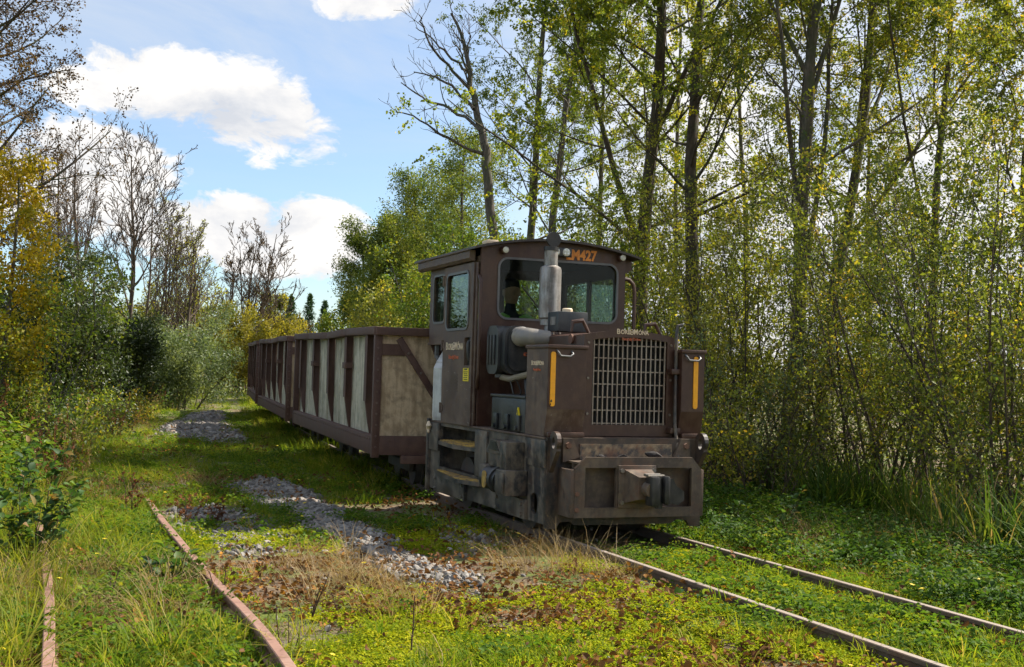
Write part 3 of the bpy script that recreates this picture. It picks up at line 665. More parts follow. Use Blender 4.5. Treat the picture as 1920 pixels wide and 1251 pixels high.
s = MB(); s.box(-.022,-.001, 1.30, 1.60, .46, .862, .004); s.build('step_cheek', CHASSIS, loco)
s = MB(); s.box(-.024,-.001, 2.66, 2.985, .60, .866, .004); s.build('corner_panel', CHASSIS, loco)
s = MB(); s.box(-.035,-.001, 2.955, 3.012, .20, .90, .004); s.build('rear_edge_plate', CHASSIS, loco)
for y0, y1, z0, z1 in ((1.82,2.72,.21,.375), (.36,1.01,.22,.375)):
    s = MB(); s.box(-.034,-.001,y0,y1,z0,z1,.005); cp = s.build('cover_plate', CHASSIS, loco)
    bolt_parts([(-.034,y,z) for y in (y0+.05,y1-.05) for z in (z0+.035,z1-.035)], .016, .016, (-1,0,0), BOLT, cp)
s = MB(); s.box(-.016,-.001,.01,.36,.655,.864,.004); s.build('corner_panel', CHASSIS, loco)
# filler hopper and pump on the side
h = MB(); h.box(-.13,-.002,.62,.92,.60,.71,.008); h.build('pump_body', CHASSIS, loco)
h = MB(); h.plate([(.60,.71),(.94,.71),(.94,.735),(.86,.82),(.68,.82),(.60,.735)], [], 'yz', -.15, -.002); hp = h.build('filler_hopper', CHASSIS, loco, smooth=False)
h = MB(); h.plate([(.64,.742),(.72,.808),(.82,.808),(.90,.742)], [], 'yz', -.157, -.151); h.build('lid', BLACKM, hp, smooth=False)
h = MB(); h.box(-.16,-.002,.46,.60,.60,.82,.006); h.build('hopper_bracket', CHASSIS, loco)
h = MB(); h.box(-.15,-.002,.93,1.12,.41,.60,.01); h.build('pump_box', CHASSIS, loco)
h = MB(); h.box(-.19,-.002,.38,.60,.40,.60,.008); h.box(-.205,-.191,.40,.58,.42,.58,.004); h.build('pump_box', CHASSIS, loco)
h = MB(); h.cyl((-.12,.60,.50),(-.12,.93,.50),.095,seg=22); h.cyl((-.12,.66,.50),(-.12,.72,.50),.108,seg=22); pm = h.build('pump_motor', BLACKM, loco)
h = MB(); h.plate(rrect(.74,.84,.43,.57,.045,4), [], 'yz', -.222, -.214); h.build('yellow_mark', metal('faded_yellow', (.45,.27,.05), (.12,.09,.06), .8, .7, scale=3), pm, smooth=False)
# lifting eyes at both front corners
for x in (.02, WX-.055):
    s = MB(); prof = [(0,.62),(0,.90)] + [(-.07+.078*math.cos(a), .86+.078*math.sin(a)) for a in [R(60+k*20) for k in range(9)]] + [(-.13,.79)]
    s.plate(prof, [[(-.07+.032*math.cos(a), .85+.045*math.sin(a)) for a in [2*math.pi*k/12 for k in range(12)]]], 'yz', x, x+.035)
    s.build('lifting_eye', FRONTST, loco, smooth=False)
# ---- coupler frame in front
f = MB(); f.plate([(.14,.66),(.20,.66),(.27,.745),(1.07,.745),(1.14,.66),(1.20,.66),(1.14,.765),(1.08,.80),(.26,.80),(.20,.765)], [], 'xz', -.235, -.205)
f = MB(); f.plate([(.13,.30),(1.20,.30),(1.21,.66),(1.13,.755),(.22,.755),(.13,.67)], [rect(.215,.475,.375,.675), rect(.82,1.125,.375,.675)], 'xz', -.24, -.212)
fr = f.build('coupler_frame', TRAY, loco, smooth=False)
for xa_, xb_ in ((.10,.16),(1.17,1.235)):
    f = MB(); f.box(xa_,xb_,-.235,-.002,.30,.66,.006); f.build('frame_cheek', TRAY, loco)
f = MB(); f.box(.165,1.165,-.205,-.002,.30,.335,.004); f.build('frame_bottom', TRAY, loco)
f = MB(); f.box(.165,1.165,-.205,-.010,.70,.715); f.build('tray_floor', TRAY, loco)
f = MB(); f.box(.165,1.165,-.125,-.10,.34,.698); f.build('frame_backplate', TRAY, loco)
for sx in (0, 1):
    m = (lambda q: (q, )) 
    xs = [.12,.20,.265,.265,.12] if sx == 0 else [WX-.12,WX-.20,WX-.265,WX-.265,WX-.12]
    f = MB(); f.plate([(xs[0],.70),(xs[1]+(.065 if sx==0 else -.065),.74),(xs[1],.885),(xs[0],.885)], [], 'xz', -.03, -.002)
    g = f.build('corner_gusset', TRAY, loco, smooth=False)
    bolt_parts([((xs[0]+xs[1])/2, -.03, .83)], .026, .02, (0,-1,0), RUST, g)
bolt_parts([(.13+.02,-.235,.36),(.13+.02,-.235,.48)], .02, .016, (0,-1,0), RUST, loco)
s = MB(); s.plate(rect(.27,1.07,.72,.84), [], 'xz', -.012, -.004); s.build('tray_backplate', metal('worn_tan_plate', (.055,.05,.045), (.34,.25,.15), 0.9, .6, (.20,.085,.04), .6, streak=.2, scale=2.0), loco, smooth=False)
# coupler pocket
f = MB(); f.box(.485,.80,-.262,-.241,.375,.695,.004); cm = f.build('coupler_mount', TRAY, loco)
bolt_parts([(.51,-.262,.655),(.51,-.262,.415),(.775,-.262,.655),(.775,-.262,.415)], .019, .016, (0,-1,0), BOLT, cm)
f = MB(); v = [f.bm.verts.new(p) for p in [(.53,-.263,.41),(.53,-.263,.665),(.76,-.263,.665),(.76,-.263,.41),(.57,-.43,.455),(.57,-.43,.62),(.73,-.43,.62),(.73,-.43,.455)]]
for q in ((0,1,5,4),(1,2,6,5),(2,3,7,6),(3,0,4,7),(4,5,6,7),(0,3,2,1)): f.bm.faces.new([v[i] for i in q])
f.build('coupler_pocket', TRAY, loco, smooth=False)
f = MB(); f.tube([(.61,-.44,.64),(.61,-.50,.635),(.74,-.50,.635),(.74,-.44,.64),(.61,-.44,.64)], .011, 8); f.build('pin_handle', BOLT, loco)
f = MB(); f.cyl((.64,-.435,.535),(.64,-.52,.53),.055,seg=16); f.box(.62,.76,-.50,-.45,.50,.55,.012); f.cyl((.60,-.47,.555),(.68,-.47,.555),.02,seg=10); f.cyl((.60,-.47,.515),(.70,-.47,.51),.022,seg=10); f.build('drawbar', BOLT, loco)
f = MB(); f.box(.615,.685,-.56,-.44,.41,.635,.02); f.box(.715,.765,-.57,-.45,.43,.64,.02); f.plate([(.766,.42),(.766,.62),(.81,.615),(.84,.56),(.905,.52),(.905,.455),(.85,.42),(.80,.435)], [], 'xz', -.52, -.47)
f.cyl((.70,-.50,.395),(.70,-.50,.625),.03,seg=14); f.build('coupling_jaw', BLACKM, loco)
# coal-black lumps and an old rail joint bar left on the tray
f = MB(); f.plate([(.42,-.19),(.44,-.12),(.92,-.12),(.93,-.19)], [circ(.52,-.155,.02,8),circ(.64,-.155,.02,8),circ(.74,-.155,.02,8),circ(.85,-.155,.02,8)], 'xy', .722, .745)
jb = f.build('joint_bar', RUST, None, smooth=False); jb.location = O; jb.rotation_euler = (0,0,TH)
tag(jb, 'rusty flat steel bar with holes lying on the coupler tray', 'steel bar')
def lump(sz, seed, sub=2):
    b = bmesh.new(); bmesh.ops.create_icosphere(b, subdivisions=sub, radius=1); r_ = random.Random(seed)
    ph = [Vector((r_.uniform(-1,1), r_.uniform(-1,1), r_.uniform(-1,1))).normalized() for _ in range(7)]; dd = [r_.uniform(.55,.9) for _ in ph]
    for v in b.verts:
        for p_, d_ in zip(ph, dd):
            k = v.co.dot(p_)
            if k > d_: v.co -= p_*(k-d_)*.95
        v.co = Vector((v.co.x*sz[0], v.co.y*sz[1], v.co.z*sz[2]))
    me = bpy.data.meshes.new('lump'); b.to_mesh(me); b.free(); return me
PEAT = plain('peat', (0.022,0.018,0.016), .9, var=.3)
for k, (x, y, z, sz, lab) in enumerate([(.86,-.10,.765,(.09,.05,.03),'dark peat lump at the right end of the coupler tray'),(.40,-.11,.745,(.035,.03,.024),'small dark stone at the left end of the coupler tray'),(.60,-.08,.745,(.05,.03,.025),'dark peat lump in the middle of the coupler tray')]):
    o = link('peat_lump', lump(sz, k+3), PEAT); o.location = L2W(x, y, z); tag(o, lab, 'peat lump', 'peat lumps on the tray')

# ---- hood and grille
HX0, HX1 = .345, 1.15
def arch(x, z0, z1): u = (x-HX0)/(HX1-HX0)*2-1; return z1-(z1-z0)*u*u
top = [(HX1-(HX1-HX0)*k/12, arch(HX1-(HX1-HX0)*k/12, 1.695, 1.735)) for k in range(13)]
g0, g1 = .425, 1.085
gtop = [(g1-(g1-g0)*k/10, 1.655+.028*(1-((k/10)*2-1)**2)) for k in range(11)]
f = MB(); f.plate([(HX0,.895),(HX1,.895)]+top, [[(g0,.985),(g1,.985)]+gtop], 'xz', .13, .165); hf = f.build('grille_frame', BROWN, loco, smooth=False)
f = MB(); f.plate([(HX0+.004,.89),(HX1-.004,.89)]+[(x, z-.006) for x, z in top], [], 'xz', .30, 1.64); f.box(HX0+.004, HX0+.03, .166,.30,.89,1.685); f.box(HX1-.03, HX1-.004,.166,.30,.89,1.685)
f.plate([(HX0+.03,1.66),(HX1-.03,1.66)]+[(x*.93+.052, z-.006) for x, z in top], [], 'xz', .166, .30)
f.build('hood', BROWN, loco, smooth=False)
f = MB(); f.box(g0-.02, g1+.02, .235, .28, .96, 1.66)
for k in range(46):
    x = g0 + (g1-g0)*(k+.5)/46; f.box(x-.0035, x+.0035, .222, .236, .97, 1.65)
f.build('radiator', FINS, loco, smooth=False)
for k in range(16):
    x = g0 + (g1-g0)*(k+.35)/15.7; f = MB(); zt = 1.66+.022*(1-((x-g0)/(g1-g0)*2-1)**2)
    f.box(x-.0045, x+.0045, .142, .152, .975, zt); f.build('grille_bar', GRILLE, hf, smooth=False)
for k in range(7):
    z = .995 + .1035*k; f = MB(); f.box(g0-.006, g1+.006, .153, .160, z-.0045, z+.0045); f.build('grille_bar', GRILLE, hf, smooth=False)
bolt_parts([(x,.13,z) for x in (.385,1.118) for z in (1.63,1.35,1.07)], .011, .008, (0,-1,0), BOLT, hf, 8)
for x0 in (.36, 1.02):
    f = MB(); f.tube([(x0,.42,1.72),(x0+.01,.42,1.80),(x0+.10,.42,1.815),(x0+.12,.42,1.78),(x0+.16,.42,1.71)], [.012,.018,.018,.016,.014], 8); f.build('grab_handle', BROWN, loco)
# prop rod beside the grille
f = MB(); f.tube([(1.20,.09,1.80),(1.155,.09,1.79),(1.145,.09,1.74),(1.142,.085,1.50),(1.13,.06,1.0),(1.12,-.03,.72)], .014, 8); rod = f.build('prop_rod', CHASSIS, loco)
for z in (1.42, .945):
    f = MB(); f.box(1.09,1.18,.055,.13,z-.022,z+.022,.004); f.build('rod_clip', BROWN, rod)
f = MB(); f.cyl((.343,.36,1.66),(.326,.36,1.66),.04,seg=16); f.build('reflector', RUST, loco)
# ---- boxes left and right of the hood
for name, x0, x1, sx0, sx1 in (('left', .002, .325, .022, .062), ('right', 1.165, 1.375, 1.272, 1.312)):
    f = MB(); f.plate([(.035,1.10),(.035,1.57),(.47,1.57),(.47,.892),(.085,.892)], [], 'yz', x0, x1); bx = f.build('tool_box', BROWN_D if name == 'left' else BROWN, loco, smooth=False)
    f = MB(); f.plate([(.031,1.105),(.031,1.565),(.034,1.565),(.034,1.105)], [], 'yz', x0+.003, x1-.003); f.build('front_panel', BROWN, bx, smooth=False)
    f = MB(); f.box(x0-.012, x1+.008, .012, .485, 1.571, 1.60, .006); f.build('lid', BROWN, bx)
    f = MB(); hx = x0+.07 if name == 'left' else x0+.03
    f.tube([(hx,.03,1.558),(hx+.005,.002,1.54),(hx+.02,-.004,1.515),(hx+.10,-.004,1.512),(hx+.125,.002,1.53),(hx+.125,.03,1.552)], .0085, 7); f.build('handle', SEAL, bx)
    f = MB(); f.plate(rrect(sx0, sx1, 1.125, 1.545, .017, 4), [], 'xz', .022, .030); sp_ = f.build('yellow_stripe', YELLOW, bx, smooth=False)
    if name == 'left':
        f = MB(); f.plate([(.022,1.168),(.034,1.178),(.040,1.165),(.034,1.158),(.026,1.155)], [], 'xz', .020, .0215); f.plate([(.020,1.142),(.028,1.150),(.031,1.138),(.024,1.130)], [], 'xz', .020, .0215); f.build('chipped_patch', INK, sp_, smooth=False)
    f = MB(); f.box(x0+.01, x1-.01, .015,.06,.889,.925,.003); f.build('mounting_angle', BROWN, bx)
# battery box in the gap
f = MB(); f.box(.01,.335,.50,1.28,.892,1.165,.01); bt = f.build('battery_box', BLACKPL, loco)
f = MB(); f.box(0,.34,.485,1.295,1.166,1.19,.006); f.build('lid', BLACKPL, bt)
for y in (.62,.88,1.14):
    f = MB(); f.box(-.012,.009,y-.04,y+.04,.90,1.03,.006); f.cyl((-.012,y,.925),(-.032,y,.925),.02,seg=8); f.build('clamp', BLACKPL, bt)
for z in (1.06,.97):
    f = MB(); f.plate([(.60,z-.04),(.66,z-.04),(.63,z+.035)], [], 'yz', -.005, .008); tri = f.build('warning_triangle', STICKER, bt, smooth=False)
    f = MB(); f.plate([(.621,z-.03),(.639,z-.03),(.632,z+.012),(.628,z+.012)], [], 'yz', -.0075, -.0055); f.build('warning_mark', INK, tri, smooth=False)
# air filter, its elbow and hoses
f = MB(); f.plate(rrect(1.22,1.50,1.36,1.78,.09,5), [], 'yz', .03, .16); af = f.build('air_filter', BLACKPL, loco)
f = MB(); f.plate(rrect(.06,.32,1.36,1.78,.10,5), [], 'xz', 1.14, 1.24); f.build('cover', BLACKPL, af)
f = MB(); f.plate(rrect(.09,.29,1.39,1.75,.08,5), [], 'xz', 1.115, 1.139); f.build('cover', BLACKPL, af)
for y in (1.30,1.38,1.45):
    f = MB(); f.box(.018,.029,y-.013,y+.013,1.44,1.70,.004); f.build('clip', BLACKPL, af)
f = MB(); f.cyl((.10,1.32,1.33),(.10,1.32,1.36),.05,seg=14); f.build('dust_cup', BLACKPL, af)
f = MB(); f.tube([(.19,1.13,1.685),(.19,1.05,1.685),(.21,.97,1.683),(.27,.91,1.68),(.37,.89,1.675)], [.078,.080,.076,.068,.062], 16)
for k in (0,1,2): f.lathe([(.080,0),(.086,.006),(.086,.018),(.080,.024)], (.19,1.115-.03*k,1.685), 16, 'Y')
f.build('intake_elbow', PIPE, loco)
f = MB(); f.tube([(.10,1.30,1.335),(.14,1.18,1.32),(.24,.95,1.37),(.32,.72,1.45)], .028, 10); f.build('hose', metal('tan_hose', (.20,.165,.11), (.26,.22,.16), .5, .6), loco)
f = MB(); f.cyl((.24,1.112,1.535),(.24,1.09,1.535),.016,seg=10); f.build('sensor_plug', ORRED, loco)
f = MB(); f.tube([(.24,1.09,1.535),(.25,1.02,1.54),(.27,.98,1.48),(.28,.9,1.40)], .007, 6); f.tube([(.12,1.05,1.19),(.10,1.08,1.30),(.16,1.1,1.32),(.2,1.08,1.22),(.18,1.05,1.19)], .006, 6); f.tube([(.22,1.0,1.19),(.22,1.05,1.34)], .012, 6); f.build('cable', BLACKPL, loco)
# exhaust silencer standing on the hood
f = MB(); f.lathe([(.045,1.715),(.045,1.80),(.082,1.80),(.082,1.85),(.096,1.865),(.096,2.285),(.088,2.31),(.060,2.325),(.060,2.47)], (.515,1.25,0), 28); ex = f.build('exhaust_silencer', SILVER, loco)
f = MB(); f.lathe([(.066,2.455),(.066,2.49),(.055,2.492)], (.515,1.25,0), 24); f.build('collar', BLACKM, ex)
f = MB(); f.lathe([(.066,0),(.068,.01),(.068,.02),(.055,.024)], (.525,1.215,2.555), 22, 'Y'); f.build('rain_cap', BLACKM, ex)
f = MB(); f.cyl((.585,1.20,1.72),(.585,1.20,1.86),.02,seg=10); f.build('filler_neck', SILVER, loco)
f = MB(); f.box(.415,.69,.82,1.05,1.735,1.905,.01); cb = f.build('control_box', metal('slate_box', (.022,.028,.033), (.10,.095,.085), .3, .4), loco)
f = MB(); f.box(.409,.4145,.87,.98,1.79,1.86); f.build('rating_plate', SILVER, cb)
f = MB(); f.lathe([(.045,1.905),(.045,1.93),(.035,1.938)], (.545,.93,0), 16); f.build('cap', CREAM, cb)

# ---- cab
CX0, CX1, CY0, CY1 = .012, 1.45, 1.66, 3.17
def roof_z(x): u = (x-.73)/.80; return 2.60-.105*u*u
def wframe(name, outline_fn, plane, w0, w1, grow, parent, mat=None):
    f = MB(); f.plate(outline_fn(grow), [outline_fn(-.006)], plane, w0, w1); return f.build(name, mat or SEAL, parent, smooth=False)
fw = lambda g: rrect(.185-g, 1.362+g, 1.865-g, 2.405+g, .085+g, 6)
ftop = [(CX1-(CX1-CX0)*k/10, roof_z(CX1-(CX1-CX0)*k/10)-.012) for k in range(11)]
f = MB(); f.plate([(CX0,.892),(CX1,.892)]+ftop, [fw(0)], 'xz', CY0, CY0+.03); cf = f.build('cab_front', BROWN, loco, smooth=False)
wframe('window_seal', fw, 'xz', CY0-.010, CY0-.001, .014, cf)
f = MB(); f.plate(fw(-.002), [], 'xz', CY0+.010, CY0+.015); f.build('windscreen', GLASS, cf, smooth=False)
b1 = lambda g: rrect(.22-g,.68+g,1.82-g,2.34+g,.05+g,5); b2 = lambda g: rrect(.80-g,1.26+g,1.82-g,2.34+g,.05+g,5)
f = MB(); f.plate([(CX0,1.66),(CX0+.35,.892),(CX1,.892)]+ftop, [b1(0), b2(0)], 'xz', CY1-.03, CY1); cb_ = f.build('cab_back', BROWN, loco, smooth=False)
for bb in (b1, b2):
    f = MB(); f.plate(bb(-.002), [], 'xz', CY1-.018, CY1-.013); f.build('rear_window', GLASS, cb_, smooth=False)
# left side: fixed rear panel with sliding window, and the door
rw = lambda g: rrect(2.68-g, 3.04+g, 1.85-g, 2.31+g, .05+g, 5)
f = MB(); f.plate([(CY0+.031,2.42),(CY0+.031,2.37),(2.60,2.37),(2.60,1.655),(CY1-.031,1.655),(CY1-.031,2.42)], [rw(0)], 'yz', CX0, CX0+.028); cs = f.build('cab_side', BROWN_D, loco, smooth=False)
wframe('window_seal', rw, 'yz', CX0-.008, CX0-.001, .014, cs)
f = MB(); f.plate(rw(-.002), [], 'yz', CX0+.012, CX0+.016); f.build('side_window', GLASS, cs, smooth=False)
f = MB(); f.box(CX0+.017, CX0+.030, 2.84, 2.865, 1.86, 2.30); f.build('sliding_sash', SEAL, cs)
f = MB(); f.box(CX0-.012, CX0+.02, 2.60, CY1+.006, 1.63, 1.654, .003); f.build('sill_strip', BROWN_D, cs)
dw = lambda g: rrect(1.86-g, 2.49+g, 1.77-g, 2.285+g, .06+g, 5)
f = MB(); f.plate([(1.735,.884),(2.585,.884),(2.585,2.362),(1.735,2.362)], [dw(0), rect(1.785,1.945,1.43,1.685)], 'yz', -.028, .008); dr = f.build('door', BROWN_D, loco, smooth=False)
wframe('window_seal', dw, 'yz', -.037, -.029, .016, dr)
f = MB(); f.plate(dw(-.002), [], 'yz', -.014, -.010); f.build('door_window', GLASS, dr, smooth=False)
f = MB(); f.box(.009,.05,1.77,1.96,1.415,1.70); f.build('handle_recess', INK, dr)
for z in (1.02, 1.62, 2.24):
    f = MB(); f.cyl((-.034,2.588,z-.05),(-.034,2.588,z+.05),.013,seg=10); f.box(-.033,-.0285,2.53,2.58,z-.03,z+.03); f.build('hinge', BROWN_D, dr)
f = MB(); f.tube([(.0,1.86,1.655),(-.018,1.86,1.64),(-.022,1.86,1.60),(-.022,1.85,1.50),(0,1.85,1.46)], .016, 8); f.build('door_handle', BLACKPL, dr)
f = MB(); f.plate(rect(1.80,1.955,1.285,1.405), [], 'yz', -.0305, -.0285); stk = f.build('yellow_sticker', STICKER, dr, smooth=False)
f = MB(); f.plate(rect(1.84,1.915,1.388,1.400), [], 'yz', -.032, -.0308)
for k in range(5): f.plate(rect(1.82+.008*(k%2),1.935-.01*(k%3),1.373-.017*k-.006,1.373-.017*k), [], 'yz', -.032, -.0308)
f.build('sticker_lettering', INK, stk, smooth=False)
for k in range(6):
    f = MB(); f.box(-.0315,-.0285,2.10,2.35,1.335-.03*k,1.342-.03*k); f.build('louvre_line', BROWN, dr, smooth=False)
f = MB(); f.box(-.014,.006,CY0+.032,1.728,.892,2.36,.004); f.build('door_post', BROWN_D, loco)
f = MB(); f.box(CX0+.012,CX0+.04,2.592,2.66,.892,1.652); f.build('door_post', BROWN_D, loco)
# right side with one wide window
sw = lambda g: rrect(1.86-g, 3.0+g, 1.72-g, 2.30+g, .06+g, 5)
f = MB(); f.plate(rect(CY0+.031,CY1-.031,.892,2.42), [sw(0)], 'yz', CX1-.028, CX1); cr_ = f.build('cab_side', BROWN, loco, smooth=False)
f = MB(); f.plate(sw(-.002), [], 'yz', CX1-.016, CX1-.012); f.build('side_window', GLASS, cr_, smooth=False)
f = MB(); f.box(CX1-.027,CX1-.001,2.40,2.46,1.70,2.32); f.build('window_pillar', BROWN, cr_)
# inside of the cab
f = MB(); f.box(.32,CX1-.03,CY0+.032,CY1-.032,.893,.93); f.box(.25,.5,2.66,CY1-.033,.9,1.64); f.build('cab_floor', DARKIN, loco)
f = MB(); f.box(.06,CX1-.04,CY0+.035,CY1-.035,2.435,2.45); f.build('ceiling_lining', DARKIN, loco)
f = MB(); f.box(.35,1.40,CY0+.034,CY0+.30,.94,1.70,.02); f.box(.62,.95,CY0+.15,CY0+.32,1.70,1.83,.02); f.build('control_desk', DARKIN, loco)
f = MB(); f.lathe([(.015,0),(.155,0),(.17,.012),(.155,.024),(.13,.02),(.015,.02)], (1.0,CY0+.42,1.72), 20, 'Y'); f.build('hand_wheel', DARKIN, loco)
f = MB(); f.box(.36,.80,2.32,2.72,1.30,1.42,.04); f.box(.38,.78,2.66,2.78,1.42,1.92,.04); f.cyl((.58,2.5,.93),(.58,2.5,1.31),.06); f.build('driver_seat', DARKIN, loco)
f = MB(); f.bar((.66,CY0-.022,1.87),(.40,CY0-.022,2.16),.014,.010); f.bar((.55,CY0-.026,1.93),(.63,CY0-.026,2.01),.010,.008); f.build('wiper', BLACKM, loco)
# roof
f = MB(); RX0, RX1 = -.085, 1.565; prof = [(RX1-(RX1-RX0)*k/18, roof_z(RX1-(RX1-RX0)*k/18)) for k in range(19)]
f.plate([(x, z-.022) for x, z in reversed(prof)]+prof, [], 'xz', 1.56, 3.45); rf = f.build('roof', metal('roof_paint', (.022,.014,.013), (.12,.10,.075), .35, .45), loco)
f = MB(); f.plate([(-.07,2.47),(-.07,2.40),(-.05,2.375),(-.015,2.375),(-.015,2.47)], [], 'xz', 1.75, 3.36); f.tube([(-.075,1.76,2.475),(-.075,3.36,2.475)], .012, 7); f.build('eaves_panel', BROWN_D, rf, smooth=False)
f = MB(); f.plate([(1.56,2.48),(1.56,2.38),(1.52,2.35),(1.465,2.35),(1.465,2.48)], [], 'xz', 1.75, 3.36); f.build('eaves_panel', BROWN, rf, smooth=False)
f = MB(); f.box(.17,.28,1.95,2.10,2.565,2.60,.008); f.build('roof_block', CREAM, rf)
for x, z in ((.215,2.475),(1.385,2.475)):
    f = MB(); f.lathe([(.030,0),(.036,.008),(.036,.05),(.02,.07)], (x,CY0-.075,z), 18, 'Y'); f.box(x-.012,x+.012,CY0-.03,CY0-.002,z-.012,z+.012); lp = f.build('marker_lamp', BROWN, loco)
    f = MB(); f.lathe([(.010,-.006),(.027,-.001),(.028,0)], (x,CY0-.077,z), 18, 'Y'); f.build('lens', LENS, lp)
f = MB(); f.box(.655,.865,CY0-.075,CY0-.004,2.45,2.53,.012); led = f.build('work_lamp', BLACKPL, loco)
for x in (.705,.808):
    f = MB(); f.lathe([(.028,-.004),(.037,0),(.037,.004)], (x,CY0-.078,2.49), 18, 'Y'); ll = f.build('lens', LENS, led)
    f = MB()
    for dx, dz in ((-.015,-.015),(.015,-.015),(-.015,.015),(.015,.015)): f.lathe([(.006,-.003),(.011,0),(.011,.002)], (x+dx,CY0-.085,2.49+dz), 10, 'Y')
    f.build('led', plain('led_chip', (.85,.85,.82), .2, var=.05), ll)
f = MB(); f.tube([(.0,CY0-.004,2.235),(-.012,CY0-.04,2.225),(-.012,CY0-.07,2.19),(-.012,CY0-.07,1.36),(-.012,CY0-.05,1.28),(.01,CY0-.004,1.23)], .0165, 10); f.build('grab_rail', BROWN, loco)
f = MB(); f.tube([(1.451,CY0+.02,2.285),(1.50,CY0+.02,2.28),(1.545,CY0+.02,2.24),(1.56,CY0+.02,2.17),(1.56,CY0+.02,1.76),(1.451,CY0+.02,1.72)], .0185, 10); f.build('grab_rail', BROWN, loco)
# milk-can shaped silver canister beside the cab
f = MB(); f.lathe([(.155,.89),(.16,.92),(.16,1.40),(.135,1.455),(.138,1.462),(.125,1.475),(.05,1.60),(.05,1.64),(.03,1.65)], (.12,2.82,0), 8); cn = f.build('canister', metal('pale_canister', (.50,.49,.48), (.14,.12,.10), .45, .4, metallic=.3, streak=1.0), loco, smooth=False)
f = MB(); f.tube([(.10,2.70,1.56),(.05,2.80,1.555),(.08,2.92,1.56)], .01, 6); f.tube([(.09,2.70,1.61),(.06,2.80,1.605),(.09,2.9,1.61)], .008, 6); f.build('strap', BLACKPL, cn)
f = MB(); f.box(.03,.06,2.98,3.03,1.50,1.63); f.cyl((.03,2.95,1.50),(.06,2.95,1.50),.03,seg=10); f.build('bracket', SEAL, loco)
f = MB(); f.tube([(-.04,2.93,.87),(-.045,2.9,.83),(-.04,2.93,.80),(-.045,2.91,.76)], [.012,.03,.022,.008], 7); f.build('rag', CREAM, loco)
# wheels and axles
for y in (.72, 2.28):
    f = MB(); f.cyl((.24,y,.335),(1.12,y,.335),.04); ax = f.build('axle', WHEELM, loco)
    for x, sg in ((.205,1),(1.155,-1)):
        f = MB(); f.lathe([(.08,-.05*sg),(.235,-.045*sg),(.235,.02*sg),(.265,.025*sg),(.265,.045*sg),(.08,.05*sg)], (x,y,.335), 32, 'X'); f.build('wheel', WHEELM, ax)
# ---- lettering
FR = (R(90), 0, 0); SD = (R(90), 0, R(-90))
text('number_lettering', 'LM427', .13, (.835, CY0-.0035, 2.435), FR, ORANGE, loco, .005, .86)
def logo(w, x, y, z, rot, side):
    k = w
    def put(nm, body, dx, dz, sz, mat, bold, sx=1.0):
        loc_ = (x+dx*k, y, z+dz*k) if not side else (x, y-dx*k, z+dz*k)
        return text(nm, body, sz*k, loc_, rot, mat, loco, bold*k, sx)
    put('logo_lettering', 'B', 0, 0, .235, CREAM, .004); put('logo_lettering', 'ORD', .145, 0, .195, CREAM, .004, .92)
    put('logo_lettering', 'M', .62, 0, .235, CREAM, .004, .85); put('logo_lettering', 'ÓNA', .785, 0, .195, CREAM, .004, .85)
    put('logo_lettering', 'NA', .51, .05, .08, CREAM, .003)
    f = MB(); c2 = .545
    o_ = circ(0,0,.088*k,20); i_ = circ(0,.006*k,.066*k,20)
    f.plate(o_, [i_], 'xz' if not side else 'yz', -.0012, .0012); rg = f.build('logo_ring', CREAM, loco, smooth=False)
    rg.location = (x+c2*k, y, z+.075*k) if not side else (x, y-c2*k, z+.075*k)
    put('motto_lettering', 'Naturally Driven', .20, -.20, .125, ORRED, .001, .8)
logo(.245, .625, .1275, 1.708, FR, False)
logo(.43, -.031, 2.475, 1.575, SD, True)
logo(.22, -.0005, .37, 1.44, SD, True)

# ---- driver in the cab
SKIN = plain('skin', (.42,.24,.17), .55, var=.05); HAIR = plain('dark_hair', (.02,.015,.012), .7); JACK = plain('navy_jacket', (.012,.014,.02), .85); VEST = plain('hi_vis_green', (.16,.42,.04), .7, var=.1)
drv = empty('person', L2W(.60, 2.46, 1.42), TH); tag(drv, 'person in a green high-visibility vest over a dark jacket sitting behind the windscreen', 'person')
def skinned(name, verts, edges, radii, mat, parent, root=0, sub=2):
    me = bpy.data.meshes.new(name); me.from_pydata(verts, edges, []); o = link(name, me, mat, parent)
    md = o.modifiers.new('skin', 'SKIN'); md.use_smooth_shade = True; sv = me.skin_vertices[0].data
    for i, r_ in enumerate(radii): sv[i].radius = r_ if isinstance(r_, tuple) else (r_, r_)
    sv[root].use_root = True; sm = o.modifiers.new('sub', 'SUBSURF'); sm.levels = sub; sm.render_levels = sub; return o
V = [(0,0,.02),(0,0,.20),(0,-.01,.40),(0,-.02,.53),(0,-.03,.60),(0,-.045,.66),
     (-.17,-.01,.46),(-.22,-.10,.24),(-.12,-.34,.22),(-.08,-.43,.24),(.17,-.01,.46),(.22,-.10,.24),(.15,-.34,.24),(.11,-.43,.27),
     (-.10,-.02,.02),(-.12,-.42,.04),(-.12,-.46,-.36),(-.12,-.54,-.42),(.10,-.02,.02),(.12,-.42,.04),(.12,-.46,-.36),(.12,-.54,-.42)]
E_ = [(0,1),(1,2),(2,3),(3,4),(4,5),(2,6),(6,7),(7,8),(8,9),(2,10),(10,11),(11,12),(12,13),(0,14),(14,15),(15,16),(16,17),(0,18),(18,19),(19,20),(20,21)]
RD = [(.16,.13),(.155,.12),(.15,.11),.065,.055,.05,.07,.055,.042,.038,.07,.055,.042,.038,.085,.075,.055,.04,.085,.075,.055,.04]
skinned('body', V, E_, RD, JACK, drv)
f = MB(); f.lathe([(.02,.62),(.05,.63),(.068,.67),(.078,.72),(.080,.77),(.070,.82),(.045,.85),(.012,.862)], (0,-.05,0), 18); f.box(-.012,.012,-.155,-.12,.70,.75,.008); f.box(-.03,.03,-.135,-.12,.665,.678,.004)
